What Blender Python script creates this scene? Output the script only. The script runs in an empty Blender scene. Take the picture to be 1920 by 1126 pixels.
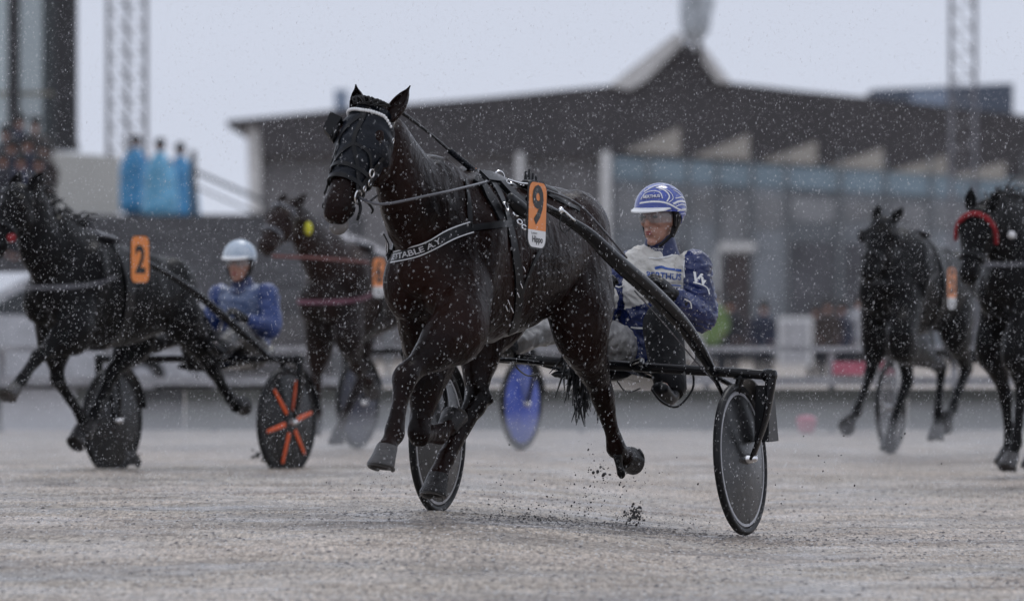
import bpy, math, random
from mathutils import Vector, Matrix, noise
from mathutils.bvhtree import BVHTree
R = math.radians
random.seed(7)
V = Vector
scene = bpy.context.scene
COL = scene.collection

# ------------------------------------------------------------------ camera, sky, sun, exposure
FPX, HC, YH, CX = 16280.0, 1.05, 585.0, 960.0      # focal length in photo pixels, camera height, horizon row
cam_d = bpy.data.cameras.new('camera'); cam = bpy.data.objects.new('camera', cam_d); COL.objects.link(cam)
cam.location = (0, 0, HC); cam.rotation_euler = (R(90), 0, 0)
cam_d.sensor_width = 36; cam_d.lens = FPX / 1920 * 36; cam_d.shift_y = (YH - 563) / 1920
cam_d.clip_start = 1; cam_d.clip_end = 3000
cam_d.dof.use_dof = True; cam_d.dof.focus_distance = 39.6; cam_d.dof.aperture_fstop = 4.3
scene.camera = cam

SUN_EL, SUN_AZ = R(58), R(200)
world = bpy.data.worlds.new('World'); scene.world = world; world.use_nodes = True
nt = world.node_tree; nt.nodes.clear()
out = nt.nodes.new('ShaderNodeOutputWorld'); bg = nt.nodes.new('ShaderNodeBackground')
sky = nt.nodes.new('ShaderNodeTexSky'); sky.sky_type = 'NISHITA'; sky.sun_disc = False
sky.sun_elevation = SUN_EL; sky.sun_rotation = SUN_AZ; sky.dust_density = 5; sky.air_density = 1
hsv = nt.nodes.new('ShaderNodeHueSaturation'); hsv.inputs['Saturation'].default_value = .25
hsv.inputs['Value'].default_value = .8
mx = nt.nodes.new('ShaderNodeMixRGB'); mx.inputs[0].default_value = .88
tc = nt.nodes.new('ShaderNodeTexCoord'); nz = nt.nodes.new('ShaderNodeTexNoise'); nz.inputs['Scale'].default_value = 3
mp = nt.nodes.new('ShaderNodeMapping'); mp.inputs['Scale'].default_value = (1, 1, 7)
rp = nt.nodes.new('ShaderNodeValToRGB')
rp.color_ramp.elements[0].position = .3; rp.color_ramp.elements[0].color = (5.4, 5.8, 6.85, 1)
rp.color_ramp.elements[1].position = .75; rp.color_ramp.elements[1].color = (6.2, 6.6, 7.6, 1)
L_ = nt.links.new
L_(tc.outputs['Generated'], mp.inputs[0]); L_(mp.outputs[0], nz.inputs['Vector']); L_(nz.outputs['Fac'], rp.inputs[0])
L_(sky.outputs[0], hsv.inputs['Color']); L_(hsv.outputs[0], mx.inputs[1]); L_(rp.outputs[0], mx.inputs[2])
L_(mx.outputs[0], bg.inputs[0]); bg.inputs[1].default_value = .125; L_(bg.outputs[0], out.inputs[0])
sl = bpy.data.lights.new('sun', 'SUN'); sl.energy = .75; sl.angle = R(20); sl.color = (1, .98, .95)
so = bpy.data.objects.new('sun', sl); COL.objects.link(so)
so.rotation_euler = (R(90) - SUN_EL, 0, R(180) - SUN_AZ + R(180))
vs = scene.view_settings
vs.view_transform = 'Standard'; vs.look = 'None'; vs.exposure = 0; vs.gamma = 1
scene.render.resolution_x = 1024; scene.render.resolution_y = 600
scene.render.engine = 'CYCLES'
try:
    scene.cycles.volume_bounces = 0; scene.cycles.transparent_max_bounces = 12; scene.cycles.max_bounces = 6
except Exception: pass

# ------------------------------------------------------------------ helpers
def W(px, py, Y): return V(((px - CX) * Y / FPX, Y, HC - (py - YH) * Y / FPX))

class Frame:
    """local x forward, y left, z up; origin on the ground under pixel column px at depth Y; heading th degrees left of the camera axis"""
    def __init__(s, px, Y, th):
        s.O = V(((px - CX) * Y / FPX, Y, 0)); t = R(th)
        s.f = V((-math.sin(t), -math.cos(t), 0)); s.l = V((math.cos(t), -math.sin(t), 0))
        s.rz = math.atan2(s.f.y, s.f.x)
        s.M = Matrix.Translation(s.O) @ Matrix.Rotation(s.rz, 4, 'Z'); s.I = s.M.inverted()
    def L(s, px, py, b):
        k = (px - CX) / FPX
        a = (k * (s.O.y + b * s.l.y) - s.O.x - b * s.l.x) / (s.f.x - k * s.f.y)
        Y = s.O.y + a * s.f.y + b * s.l.y
        return V((a, b, HC - (py - YH) * Y / FPX))
    def A(s, px, py, a):
        k = (px - CX) / FPX
        b = (k * (s.O.y + a * s.f.y) - s.O.x - a * s.f.x) / (s.l.x - k * s.l.y)
        Y = s.O.y + a * s.f.y + b * s.l.y
        return V((a, b, HC - (py - YH) * Y / FPX))

MATS = {}
def mat(name, col, rough=.6, metal=0., var=.15, vs=8., bump=0., bs=60., spec=.5, alpha=1., coat=0., col2=None, emit=None, stretch=None, rvar=0.):
    if name in MATS: return MATS[name]
    m = bpy.data.materials.new(name); m.use_nodes = True; t = m.node_tree; p = t.nodes['Principled BSDF']
    tc = t.nodes.new('ShaderNodeTexCoord'); src = tc.outputs['Object']
    if stretch:
        mp = t.nodes.new('ShaderNodeMapping'); mp.inputs['Scale'].default_value = stretch
        t.links.new(src, mp.inputs[0]); src = mp.outputs[0]
    n = t.nodes.new('ShaderNodeTexNoise'); n.inputs['Scale'].default_value = vs; n.inputs['Detail'].default_value = 6
    t.links.new(src, n.inputs['Vector'])
    r = t.nodes.new('ShaderNodeValToRGB'); r.color_ramp.elements[0].position = .3; r.color_ramp.elements[1].position = .7
    c2 = col2 or tuple(c * (1 + var) for c in col); c1 = col if col2 else tuple(c * (1 - var) for c in col)
    r.color_ramp.elements[0].color = (*c1, 1); r.color_ramp.elements[1].color = (*c2, 1)
    t.links.new(n.outputs['Fac'], r.inputs[0]); t.links.new(r.outputs[0], p.inputs['Base Color'])
    p.inputs['Roughness'].default_value = rough; p.inputs['Metallic'].default_value = metal
    p.inputs['Specular IOR Level'].default_value = spec; p.inputs['Coat Weight'].default_value = coat
    p.inputs['Alpha'].default_value = alpha
    if rvar:
        mr = t.nodes.new('ShaderNodeMapRange'); mr.inputs['To Min'].default_value = rough - rvar; mr.inputs['To Max'].default_value = rough + rvar
        mr.inputs['From Min'].default_value = .3; mr.inputs['From Max'].default_value = .7
        t.links.new(n.outputs['Fac'], mr.inputs['Value']); t.links.new(mr.outputs[0], p.inputs['Roughness'])
    if bump:
        n2 = t.nodes.new('ShaderNodeTexNoise'); n2.inputs['Scale'].default_value = bs; n2.inputs['Detail'].default_value = 4
        t.links.new(src, n2.inputs['Vector'])
        b = t.nodes.new('ShaderNodeBump'); b.inputs['Strength'].default_value = bump; b.inputs['Distance'].default_value = .02
        t.links.new(n2.outputs['Fac'], b.inputs['Height']); t.links.new(b.outputs[0], p.inputs['Normal'])
    MATS[name] = m; return m

class MB:
    def __init__(s): s.v = []; s.f = []; s.m = []
    def add(s, vs, fs, mi=0):
        o = len(s.v); s.v += [V(v) for v in vs]; s.f += [tuple(i + o for i in f) for f in fs]; s.m += [mi] * len(fs); return s
    def box(s, c, d, rot=None, mi=0):
        c = V(c); h = V(d) / 2; P = []
        for x in (-1, 1):
            for y in (-1, 1):
                for z in (-1, 1):
                    p = V((x * h.x, y * h.y, z * h.z))
                    if rot: p = rot @ p
                    P.append(c + p)
        return s.add(P, [(0, 1, 3, 2), (4, 6, 7, 5), (0, 4, 5, 1), (2, 3, 7, 6), (0, 2, 6, 4), (1, 5, 7, 3)], mi)
    def loft(s, st, side=(0, 1, 0), n=16, sub=5, cap=True, mi=0, pw=1.0):
        S = [(V(p), a, b) for p, a, b in st]; out = []
        for i in range(len(S) - 1):
            p0, p1, p2, p3 = S[max(i - 1, 0)], S[i], S[i + 1], S[min(i + 2, len(S) - 1)]
            for k in range(sub + (1 if i == len(S) - 2 else 0)):
                t = k / sub
                def cr(a, b, c, d): return .5 * ((2 * b) + (c - a) * t + (2 * a - 5 * b + 4 * c - d) * t * t + (3 * b - a - 3 * c + d) * t ** 3)
                out.append((cr(p0[0], p1[0], p2[0], p3[0]), max(cr(p0[1], p1[1], p2[1], p3[1]), .001), max(cr(p0[2], p1[2], p2[2], p3[2]), .001)))
        vs = []; fs = []; sd = V(side).normalized(); N = len(out)
        for i, (p, a, b) in enumerate(out):
            tg = (out[min(i + 1, N - 1)][0] - out[max(i - 1, 0)][0]).normalized()
            u = sd - tg * sd.dot(tg)
            if u.length < .05: u = tg.orthogonal()
            u.normalize(); w = tg.cross(u)
            for k in range(n):
                an = 2 * math.pi * k / n; ca, sa = math.cos(an), math.sin(an)
                ca = math.copysign(abs(ca) ** pw, ca); sa = math.copysign(abs(sa) ** pw, sa)
                vs.append(p + u * a * ca + w * b * sa)
            if i:
                o = (i - 1) * n
                for k in range(n): fs.append((o + k, o + (k + 1) % n, o + n + (k + 1) % n, o + n + k))
        if cap:
            for e, i in ((-1, 0), (1, N - 1)):
                tg = (out[min(i + 1, N - 1)][0] - out[max(i - 1, 0)][0]).normalized(); r = min(out[i][1], out[i][2])
                base = i * n; o1 = len(vs)
                for k in range(n): vs.append(out[i][0] + (vs[base + k] - out[i][0]) * .72 + tg * e * r * .4)
                vs.append(out[i][0] + tg * e * r * .58); c = len(vs) - 1
                for k in range(n):
                    k2 = (k + 1) % n
                    if e > 0: fs += [(base + k, base + k2, o1 + k2, o1 + k), (o1 + k, o1 + k2, c)]
                    else: fs += [(base + k2, base + k, o1 + k, o1 + k2), (o1 + k2, o1 + k, c)]
        return s.add(vs, fs, mi)
    def tube(s, pts, r, n=8, sub=4, mi=0, cap=True):
        rr = r if isinstance(r, (list, tuple)) else [r] * len(pts)
        return s.loft([(p, q, q) for p, q in zip(pts, rr)], side=(.13, .31, .94), n=n, sub=sub, mi=mi, cap=cap)
    def ell(s, c, r, B=None, n=14, m=9, mi=0):
        c = V(c); vs = []; fs = []
        for j in range(m + 1):
            ph = math.pi * j / m
            for k in range(n):
                an = 2 * math.pi * k / n
                p = V((r[0] * math.sin(ph) * math.cos(an), r[1] * math.sin(ph) * math.sin(an), r[2] * math.cos(ph)))
                if B: p = B @ p
                vs.append(c + p)
        for j in range(m):
            for k in range(n):
                a, b = j * n + k, j * n + (k + 1) % n
                if j == 0: fs.append((a, a + n, b + n))
                elif j == m - 1: fs.append((a, a + n, b))
                else: fs.append((a, a + n, b + n, b))
        return s.add(vs, fs, mi)
    def prism(s, poly, ext, mi=0):
        """planar polygon (list of Vector) extruded by vector ext"""
        n = len(poly); e = V(ext)
        vs = [V(p) for p in poly] + [V(p) + e for p in poly]
        fs = [tuple(range(n)), tuple(range(2 * n - 1, n - 1, -1))] + [(i, i + n, (i + 1) % n + n, (i + 1) % n) for i in range(n)]
        return s.add(vs, fs, mi)
    def ring(s, c, ax, rr, r, n=48, m=8, mi=0, flat=1.0):
        c = V(c); ax = V(ax).normalized(); u = ax.orthogonal().normalized(); w = ax.cross(u); vs = []; fs = []
        for i in range(n):
            a = 2 * math.pi * i / n; d = u * math.cos(a) + w * math.sin(a)
            for j in range(m):
                b = 2 * math.pi * j / m
                vs.append(c + d * (rr + r * math.cos(b)) + ax * r * flat * math.sin(b))
        for i in range(n):
            for j in range(m):
                fs.append((i * m + j, ((i + 1) % n) * m + j, ((i + 1) % n) * m + (j + 1) % m, i * m + (j + 1) % m))
        return s.add(vs, fs, mi)

def finish(o, parent):
    if parent is not None: o.parent = parent
    COL.objects.link(o); return o
def obj(name, mb, m, parent=None, smooth=True):
    me = bpy.data.meshes.new(name); me.from_pydata(mb.v, [], mb.f)
    ms = m if isinstance(m, (list, tuple)) else [m]
    for q in ms: me.materials.append(q)
    if len(ms) > 1: me.polygons.foreach_set('material_index', mb.m)
    me.polygons.foreach_set('use_smooth', [smooth] * len(me.polygons))
    if smooth:
        try: me.set_sharp_from_angle(angle=R(40))
        except Exception: pass
    me.update()
    return finish(bpy.data.objects.new(name, me), parent)
def evalmesh(o):
    dg = bpy.context.evaluated_depsgraph_get(); dg.update()
    return bpy.data.meshes.new_from_object(o.evaluated_get(dg))
def voxel(name, mb, size, m, parent=None, smooth=6, disp=None, mfun=None):
    me = bpy.data.meshes.new('tmp'); me.from_pydata(mb.v, [], mb.f)
    t = bpy.data.objects.new('tmp', me); COL.objects.link(t)
    md = t.modifiers.new('r', 'REMESH'); md.mode = 'VOXEL'; md.voxel_size = size; md.use_smooth_shade = True
    ms = t.modifiers.new('s', 'SMOOTH'); ms.factor = .5; ms.iterations = smooth
    r = evalmesh(t); bpy.data.objects.remove(t)
    r.name = name
    if disp:
        r.calc_loop_triangles()
        ns = [v.normal.copy() for v in r.vertices]
        for v, nn in zip(r.vertices, ns): v.co += nn * disp(v.co)
    mats = m if isinstance(m, (list, tuple)) else [m]
    r.materials.clear()
    for q in mats: r.materials.append(q)
    if mfun:
        for p in r.polygons: p.material_index = mfun(p.center, p.normal)
    r.polygons.foreach_set('use_smooth', [True] * len(r.polygons)); r.update()
    return finish(bpy.data.objects.new(name, r), parent)
def tag(o, label=None, cat=None, group=None, kind=None):
    if label: o['label'] = label
    if cat: o['category'] = cat
    if group: o['group'] = group
    if kind: o['kind'] = kind
    return o
def thing(name, label, cat, M=None, group=None, kind=None):
    o = bpy.data.objects.new(name, None); COL.objects.link(o); o.empty_display_size = .1
    if M is not None: o.matrix_basis = M
    return tag(o, label, cat, group, kind)

def text_geo(s, bold=.0, res=3):
    cu = bpy.data.curves.new('t', 'FONT'); cu.body = s; cu.extrude = 0; cu.offset = bold; cu.resolution_u = res
    o = bpy.data.objects.new('t', cu); COL.objects.link(o); me = evalmesh(o); bpy.data.objects.remove(o)
    vs = [v.co.copy() for v in me.vertices]; fs = [tuple(p.vertices) for p in me.polygons]
    x0 = min(v.x for v in vs); x1 = max(v.x for v in vs); y0 = min(v.y for v in vs); y1 = max(v.y for v in vs)
    return [((v.x - x0) / (x1 - x0), (v.y - y0) / (y1 - y0)) for v in vs], fs

class Hit:
    """finds surface points of a mesh (in its root's local space) under a pixel"""
    def __init__(s, ob, M):
        me = ob.data; s.t = BVHTree.FromPolygons([v.co for v in me.vertices], [tuple(p.vertices) for p in me.polygons]); s.I = M.inverted()
    def __call__(s, px, py, off=0.):
        o = s.I @ V((0, 0, HC)); d = (s.I.to_3x3() @ (W(px, py, 40) - V((0, 0, HC)))).normalized()
        q = s.t.ray_cast(o, d)
        if q[0] is None:
            best = None
            for k in range(120):                       # nearest approach when the ray misses
                p = o + d * (37.5 + k * .045); r = s.t.find_nearest(p)
                if r[0] is not None and (best is None or r[3] < best[3]): best = r
            q = best
        n = q[1].copy()
        if n.dot(d) > 0: n = -n
        return q[0] + n * off, n
def cat(P, t):
    n = len(P) - 1; x = min(max(t, 0), 1) * n; i = min(int(x), n - 1); t = x - i
    a, b, c, d = V(P[max(i - 1, 0)]), V(P[i]), V(P[i + 1]), V(P[min(i + 2, n)])
    return .5 * ((2 * b) + (c - a) * t + (2 * a - 5 * b + 4 * c - d) * t * t + (3 * b - a - 3 * c + d) * t ** 3)
def ribbon(mb, hit, pts, w, th=.004, off=.002, n=24, mi=0, sm=3):
    """strap lying on a surface along pixel points; returns its centre line with frames"""
    C = []
    for i in range(n + 1):
        q = cat(pts, i / n); C.append(hit(q[0], q[1], off))
    P = [c[0] for c in C]; NN = [c[1] for c in C]
    for _ in range(sm):
        P = [P[0]] + [(P[i - 1] + P[i] * 2 + P[i + 1]) / 4 for i in range(1, n)] + [P[n]]
        NN = [NN[0]] + [(NN[i - 1] + NN[i] * 2 + NN[i + 1]).normalized() for i in range(1, n)] + [NN[n]]
    fr = []
    for i in range(n + 1):
        t = (P[min(i + 1, n)] - P[max(i - 1, 0)]).normalized(); s_ = t.cross(NN[i]).normalized(); fr.append((P[i], NN[i], s_))
    return strip(mb, fr, w, th, mi)
def strip(mb, fr, w, th, mi=0):
    vs = []; fs = []
    for (p, nn, s_) in fr:
        vs += [p - s_ * w / 2, p + s_ * w / 2, p + s_ * w / 2 + nn * th, p - s_ * w / 2 + nn * th]
    for i in range(len(fr) - 1):
        o = i * 4
        for k in range(4): fs.append((o + k, o + (k + 1) % 4, o + 4 + (k + 1) % 4, o + 4 + k))
    fs += [(0, 1, 2, 3), tuple(len(vs) - 4 + k for k in (3, 2, 1, 0))]
    mb.add(vs, fs, mi); return fr

# ------------------------------------------------------------------ materials
m_coat = mat('wet_black_brown_coat', (.0016, .0011, .0011), .27, col2=(.019, .0066, .0042), vs=2.2, bump=.35, bs=42, spec=.10, rvar=.10)
m_coat_b = mat('wet_black_coat', (.0015, .0014, .0018), .38, col2=(.004, .0032, .003), vs=3, bump=.35, bs=32, spec=.10)
m_coat_br = mat('wet_bay_coat', (.005, .003, .003), .42, col2=(.022, .009, .006), vs=1.8, bump=.3, bs=26, spec=.15)
def splash(m, sc, lo, col):
    """dried and wet mud flecks scattered over a surface"""
    t = m.node_tree; p = t.nodes['Principled BSDF']; src = p.inputs['Base Color'].links[0].from_socket
    tc = t.nodes.new('ShaderNodeTexCoord'); n = t.nodes.new('ShaderNodeTexNoise'); n.inputs['Scale'].default_value = sc; n.inputs['Detail'].default_value = 3
    r_ = t.nodes.new('ShaderNodeValToRGB'); r_.color_ramp.elements[0].position = lo; r_.color_ramp.elements[1].position = lo + .05
    x = t.nodes.new('ShaderNodeMixRGB'); x.inputs[2].default_value = (*col, 1)
    t.links.new(tc.outputs['Object'], n.inputs['Vector']); t.links.new(n.outputs['Fac'], r_.inputs[0]); t.links.new(r_.outputs[0], x.inputs[0]); t.links.new(src, x.inputs[1]); t.links.new(x.outputs[0], p.inputs['Base Color'])
splash(m_coat, 75, .70, (.045, .038, .034))
m_hair = mat('black_hair', (.005, .0045, .005), .45, spec=.4)
m_hoof = mat('wet_grey_hoof', (.05, .046, .045), .35, var=.5, vs=24, bump=.3, bs=90, stretch=(1, 1, 3))
m_hoofd = mat('wet_black_hoof', (.016, .014, .014), .35, var=.6, vs=30, bump=.4, bs=90, spec=.3)
m_shoe = mat('worn_steel', (.10, .10, .10), .35, metal=1.)
m_muzz = mat('grey_muzzle_skin', (.13, .12, .115), .5, vs=18, var=.4)
m_nyl = mat('black_mask_fabric', (.005, .007, .012), .42, bump=.6, bs=22, spec=.22)
m_lea = mat('wet_black_leather', (.004, .004, .005), .32, spec=.25)
m_greyst = mat('grey_wet_strap', (.07, .07, .08), .25, spec=.6)
m_chr = mat('chrome', (.75, .75, .76), .12, metal=1., var=.05)
m_white = mat('white_paint', (.78, .78, .78), .4, var=.05)
m_orange = mat('orange_plate', (.80, .24, .035), .35, var=.05)
m_orsp = mat('orange_spoke', (.75, .10, .015), .35, var=.1)
m_black = mat('black_paint', (.005, .005, .006), .35, var=.1, spec=.3)
m_carb = mat('black_carbon_tube', (.005, .005, .006), .2, coat=.04, var=.2, vs=30, spec=.22)
m_tyre = mat('wet_rubber', (.006, .006, .007), .45, var=.3, spec=.25)
m_disc = mat('smoked_wheel_cover', (.0045, .0045, .005), .26, alpha=.975, var=.5, vs=6, rvar=.08, spec=.3)
m_disc_blue = mat('blue_wheel_cover', (.03, .07, .42), .35, var=.25, vs=5)
m_disc_dimmed = mat('spray_dimmed_wheel_cover', (.022, .026, .06), .4, var=.35, vs=5)  # blue cover, with the dimming by airborne spray put into its colour
m_disc_clear = mat('clear_wheel_cover', (.08, .08, .09), .25, alpha=.35, var=.2)
for m_ in (m_disc, m_disc_dimmed, m_tyre): splash(m_, 40, .62, (.06, .055, .052))
splash(m_disc, 7, .58, (.013, .0125, .0125))
m_rim = mat('grey_rim', (.36, .36, .38), .3, var=.2)
m_ybeige = mat('yellow_foam', (.75, .72, .04), .6)
m_red = mat('red_fleece', (.26, .010, .016), .8, var=.3, vs=40, bump=.6, bs=80)
m_redst = mat('dusty_red_strap', (.16, .045, .04), .6)
m_pink = mat('pink_strap', (.16, .06, .09), .6)

# ------------------------------------------------------------------ setting: ground
def smooth(a, b, x):
    t = min(max((x - a) / (b - a), 0), 1); return t * t * (3 - 2 * t)
def gz(x, y):
    """gentle banked swell of the track under the leading sulky"""
    sx = (1 - smooth(-.55, 1.5, x)) * smooth(-7, -2.2, x)
    sy = smooth(30, 38.5, y) * (1 - smooth(41.2, 66, y))
    return .125 * sx * sy + .02 * smooth(1, 1.6, x) * (1 - smooth(2.5, 5, x)) * sy
def axis(a, b, n): return [a + (b - a) * i / n for i in range(n + 1)]
ys = axis(-40, 26, 6) + axis(26, 34, 60)[1:] + axis(34, 46, 420)[1:] + axis(46, 80, 240)[1:] + [100, 140, 220, 400, 900, 2600]
xs = [-2600, -500, -100, -30, -12] + axis(-6, 6, 220) + [12, 30, 100, 500, 2600]
g = MB(); nx = len(xs); vv = []
for y in ys:
    for x in xs:
        z = gz(x, y)
        if 26 < y < 80 and abs(x) < 6.1:
            z += .012 * noise.noise(V((x * .9, y * 1.1, 0))) + .010 * noise.noise(V((x * 5, y * 5, 3))) + .005 * noise.noise(V((x * 17, y * 17, 8)))
        elif y > 90: z -= .2
        vv.append((x, y, z))
ff = [(j * nx + i, j * nx + i + 1, (j + 1) * nx + i + 1, (j + 1) * nx + i) for j in range(len(ys) - 1) for i in range(nx - 1)]
g.add(vv, ff)
def track_mat():
    m = bpy.data.materials.new('wet_crushed_stone'); m.use_nodes = True; t = m.node_tree; p = t.nodes['Principled BSDF']; l = t.links.new
    tc = t.nodes.new('ShaderNodeTexCoord')
    def nz(sc, det=5, ro=.6):
        n = t.nodes.new('ShaderNodeTexNoise'); n.inputs['Scale'].default_value = sc; n.inputs['Detail'].default_value = det; n.inputs['Roughness'].default_value = ro
        l(tc.outputs['Object'], n.inputs['Vector']); return n
    def ramp(src, a, ca, b, cb):
        r = t.nodes.new('ShaderNodeValToRGB'); r.color_ramp.elements[0].position = a; r.color_ramp.elements[0].color = (*ca, 1)
        r.color_ramp.elements[1].position = b; r.color_ramp.elements[1].color = (*cb, 1); l(src, r.inputs[0]); return r
    big = nz(.35, 4); med = nz(6, 5, .7); fine = nz(55, 4, .8)
    mpp = t.nodes.new('ShaderNodeMapping'); mpp.inputs['Scale'].default_value = (48, 3.2, 1); mpp.inputs['Rotation'].default_value = (0, 0, R(9)); l(tc.outputs['Object'], mpp.inputs[0])
    hw = t.nodes.new('ShaderNodeTexNoise'); hw.inputs['Scale'].default_value = 1; hw.inputs['Detail'].default_value = 5; hw.inputs['Roughness'].default_value = .75; l(mpp.outputs[0], hw.inputs['Vector'])
    c1 = ramp(big.outputs['Fac'], .35, (.335, .30, .255), .65, (.41, .35, .295))
    c2 = ramp(med.outputs['Fac'], .3, (.66, .65, .65), .68, (1.2, 1.2, 1.2))
    c3 = ramp(fine.outputs['Fac'], .32, (.30, .30, .31), .6, (1.35, 1.35, 1.35))
    a = t.nodes.new('ShaderNodeMixRGB'); a.blend_type = 'MULTIPLY'; a.inputs[0].default_value = 1; l(c1.outputs[0], a.inputs[1]); l(c2.outputs[0], a.inputs[2])
    b = t.nodes.new('ShaderNodeMixRGB'); b.blend_type = 'MULTIPLY'; b.inputs[0].default_value = 1; l(a.outputs[0], b.inputs[1]); l(c3.outputs[0], b.inputs[2])
    c4 = ramp(hw.outputs['Fac'], .36, (.50, .49, .49), .62, (1.45, 1.45, 1.46))
    b2 = t.nodes.new('ShaderNodeMixRGB'); b2.blend_type = 'MULTIPLY'; b2.inputs[0].default_value = 1; l(b.outputs[0], b2.inputs[1]); l(c4.outputs[0], b2.inputs[2])
    l(b2.outputs[0], p.inputs['Base Color'])
    wet = nz(1.3, 6, .65); wr = ramp(wet.outputs['Fac'], .38, (.24, .24, .24), .62, (.7, .7, .7)); l(wr.outputs[0], p.inputs['Roughness'])
    pw = t.nodes.new('ShaderNodeTexNoise'); pw.inputs['Scale'].default_value = .55; pw.inputs['Detail'].default_value = 6; pw.inputs['Roughness'].default_value = .62; l(tc.outputs['Object'], pw.inputs['Vector'])
    pr_ = ramp(pw.outputs['Fac'], .50, (.6, .6, .6), .60, (.12, .12, .12)); pc = ramp(pw.outputs['Fac'], .47, (1.06, 1.05, 1.04), .60, (.60, .59, .59))
    b3 = t.nodes.new('ShaderNodeMixRGB'); b3.blend_type = 'MULTIPLY'; b3.inputs[0].default_value = 1; l(b2.outputs[0], b3.inputs[1]); l(pc.outputs[0], b3.inputs[2]); l(b3.outputs[0], p.inputs['Base Color'])
    p.inputs['Specular IOR Level'].default_value = .32
    bp = t.nodes.new('ShaderNodeBump'); bp.inputs['Strength'].default_value = .6; bp.inputs['Distance'].default_value = .012
    sm = t.nodes.new('ShaderNodeMath'); sm.operation = 'ADD'; l(fine.outputs['Fac'], sm.inputs[0]); l(med.outputs['Fac'], sm.inputs[1])
    l(pr_.outputs[0], bp.inputs['Strength']); l(sm.outputs[0], bp.inputs['Height']); l(bp.outputs[0], p.inputs['Normal'])
    return m
tag(obj('ground', g, track_mat()), kind='structure')

# pebbles and small clods on the near track
pb = MB(); rnd = random.Random(3)
for i in range(26000):
    y = 31 + 24 * rnd.random() ** 1.3; x = (rnd.random() * 2 - 1) * .066 * y; dk = rnd.random()
    if i % 8 == 0: x, y, dk = rnd.gauss(.55, .9), rnd.gauss(39.6, .7), 0
    r = (.0022 + .0050 * rnd.random() ** 6) if dk < .45 else (.002 + .0025 * rnd.random() ** 2); z = gz(x, y) + .012 * noise.noise(V((x * .9, y * 1.1, 0))) + .010 * noise.noise(V((x * 5, y * 5, 3)))
    q = [V((x, y, z + r * .2)) + V(d) * r for d in ((1.7, 0, 0), (0, 1.5, 0), (-1.7, 0, 0), (0, -1.5, 0), (.3, 0, 1.0))]
    pb.add(q, [(0, 1, 4), (1, 2, 4), (2, 3, 4), (3, 0, 4)], 0 if dk < .45 else 1)
tag(obj('gravel', pb, [mat('wet_dark_grit', (.13, .12, .12), .35, var=.6, vs=30), mat('pale_grit', (.60, .59, .58), .3, var=.2, vs=30)], smooth=False), 'fine wet grit strewn over the grey race track', 'gravel', kind='stuff')

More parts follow.
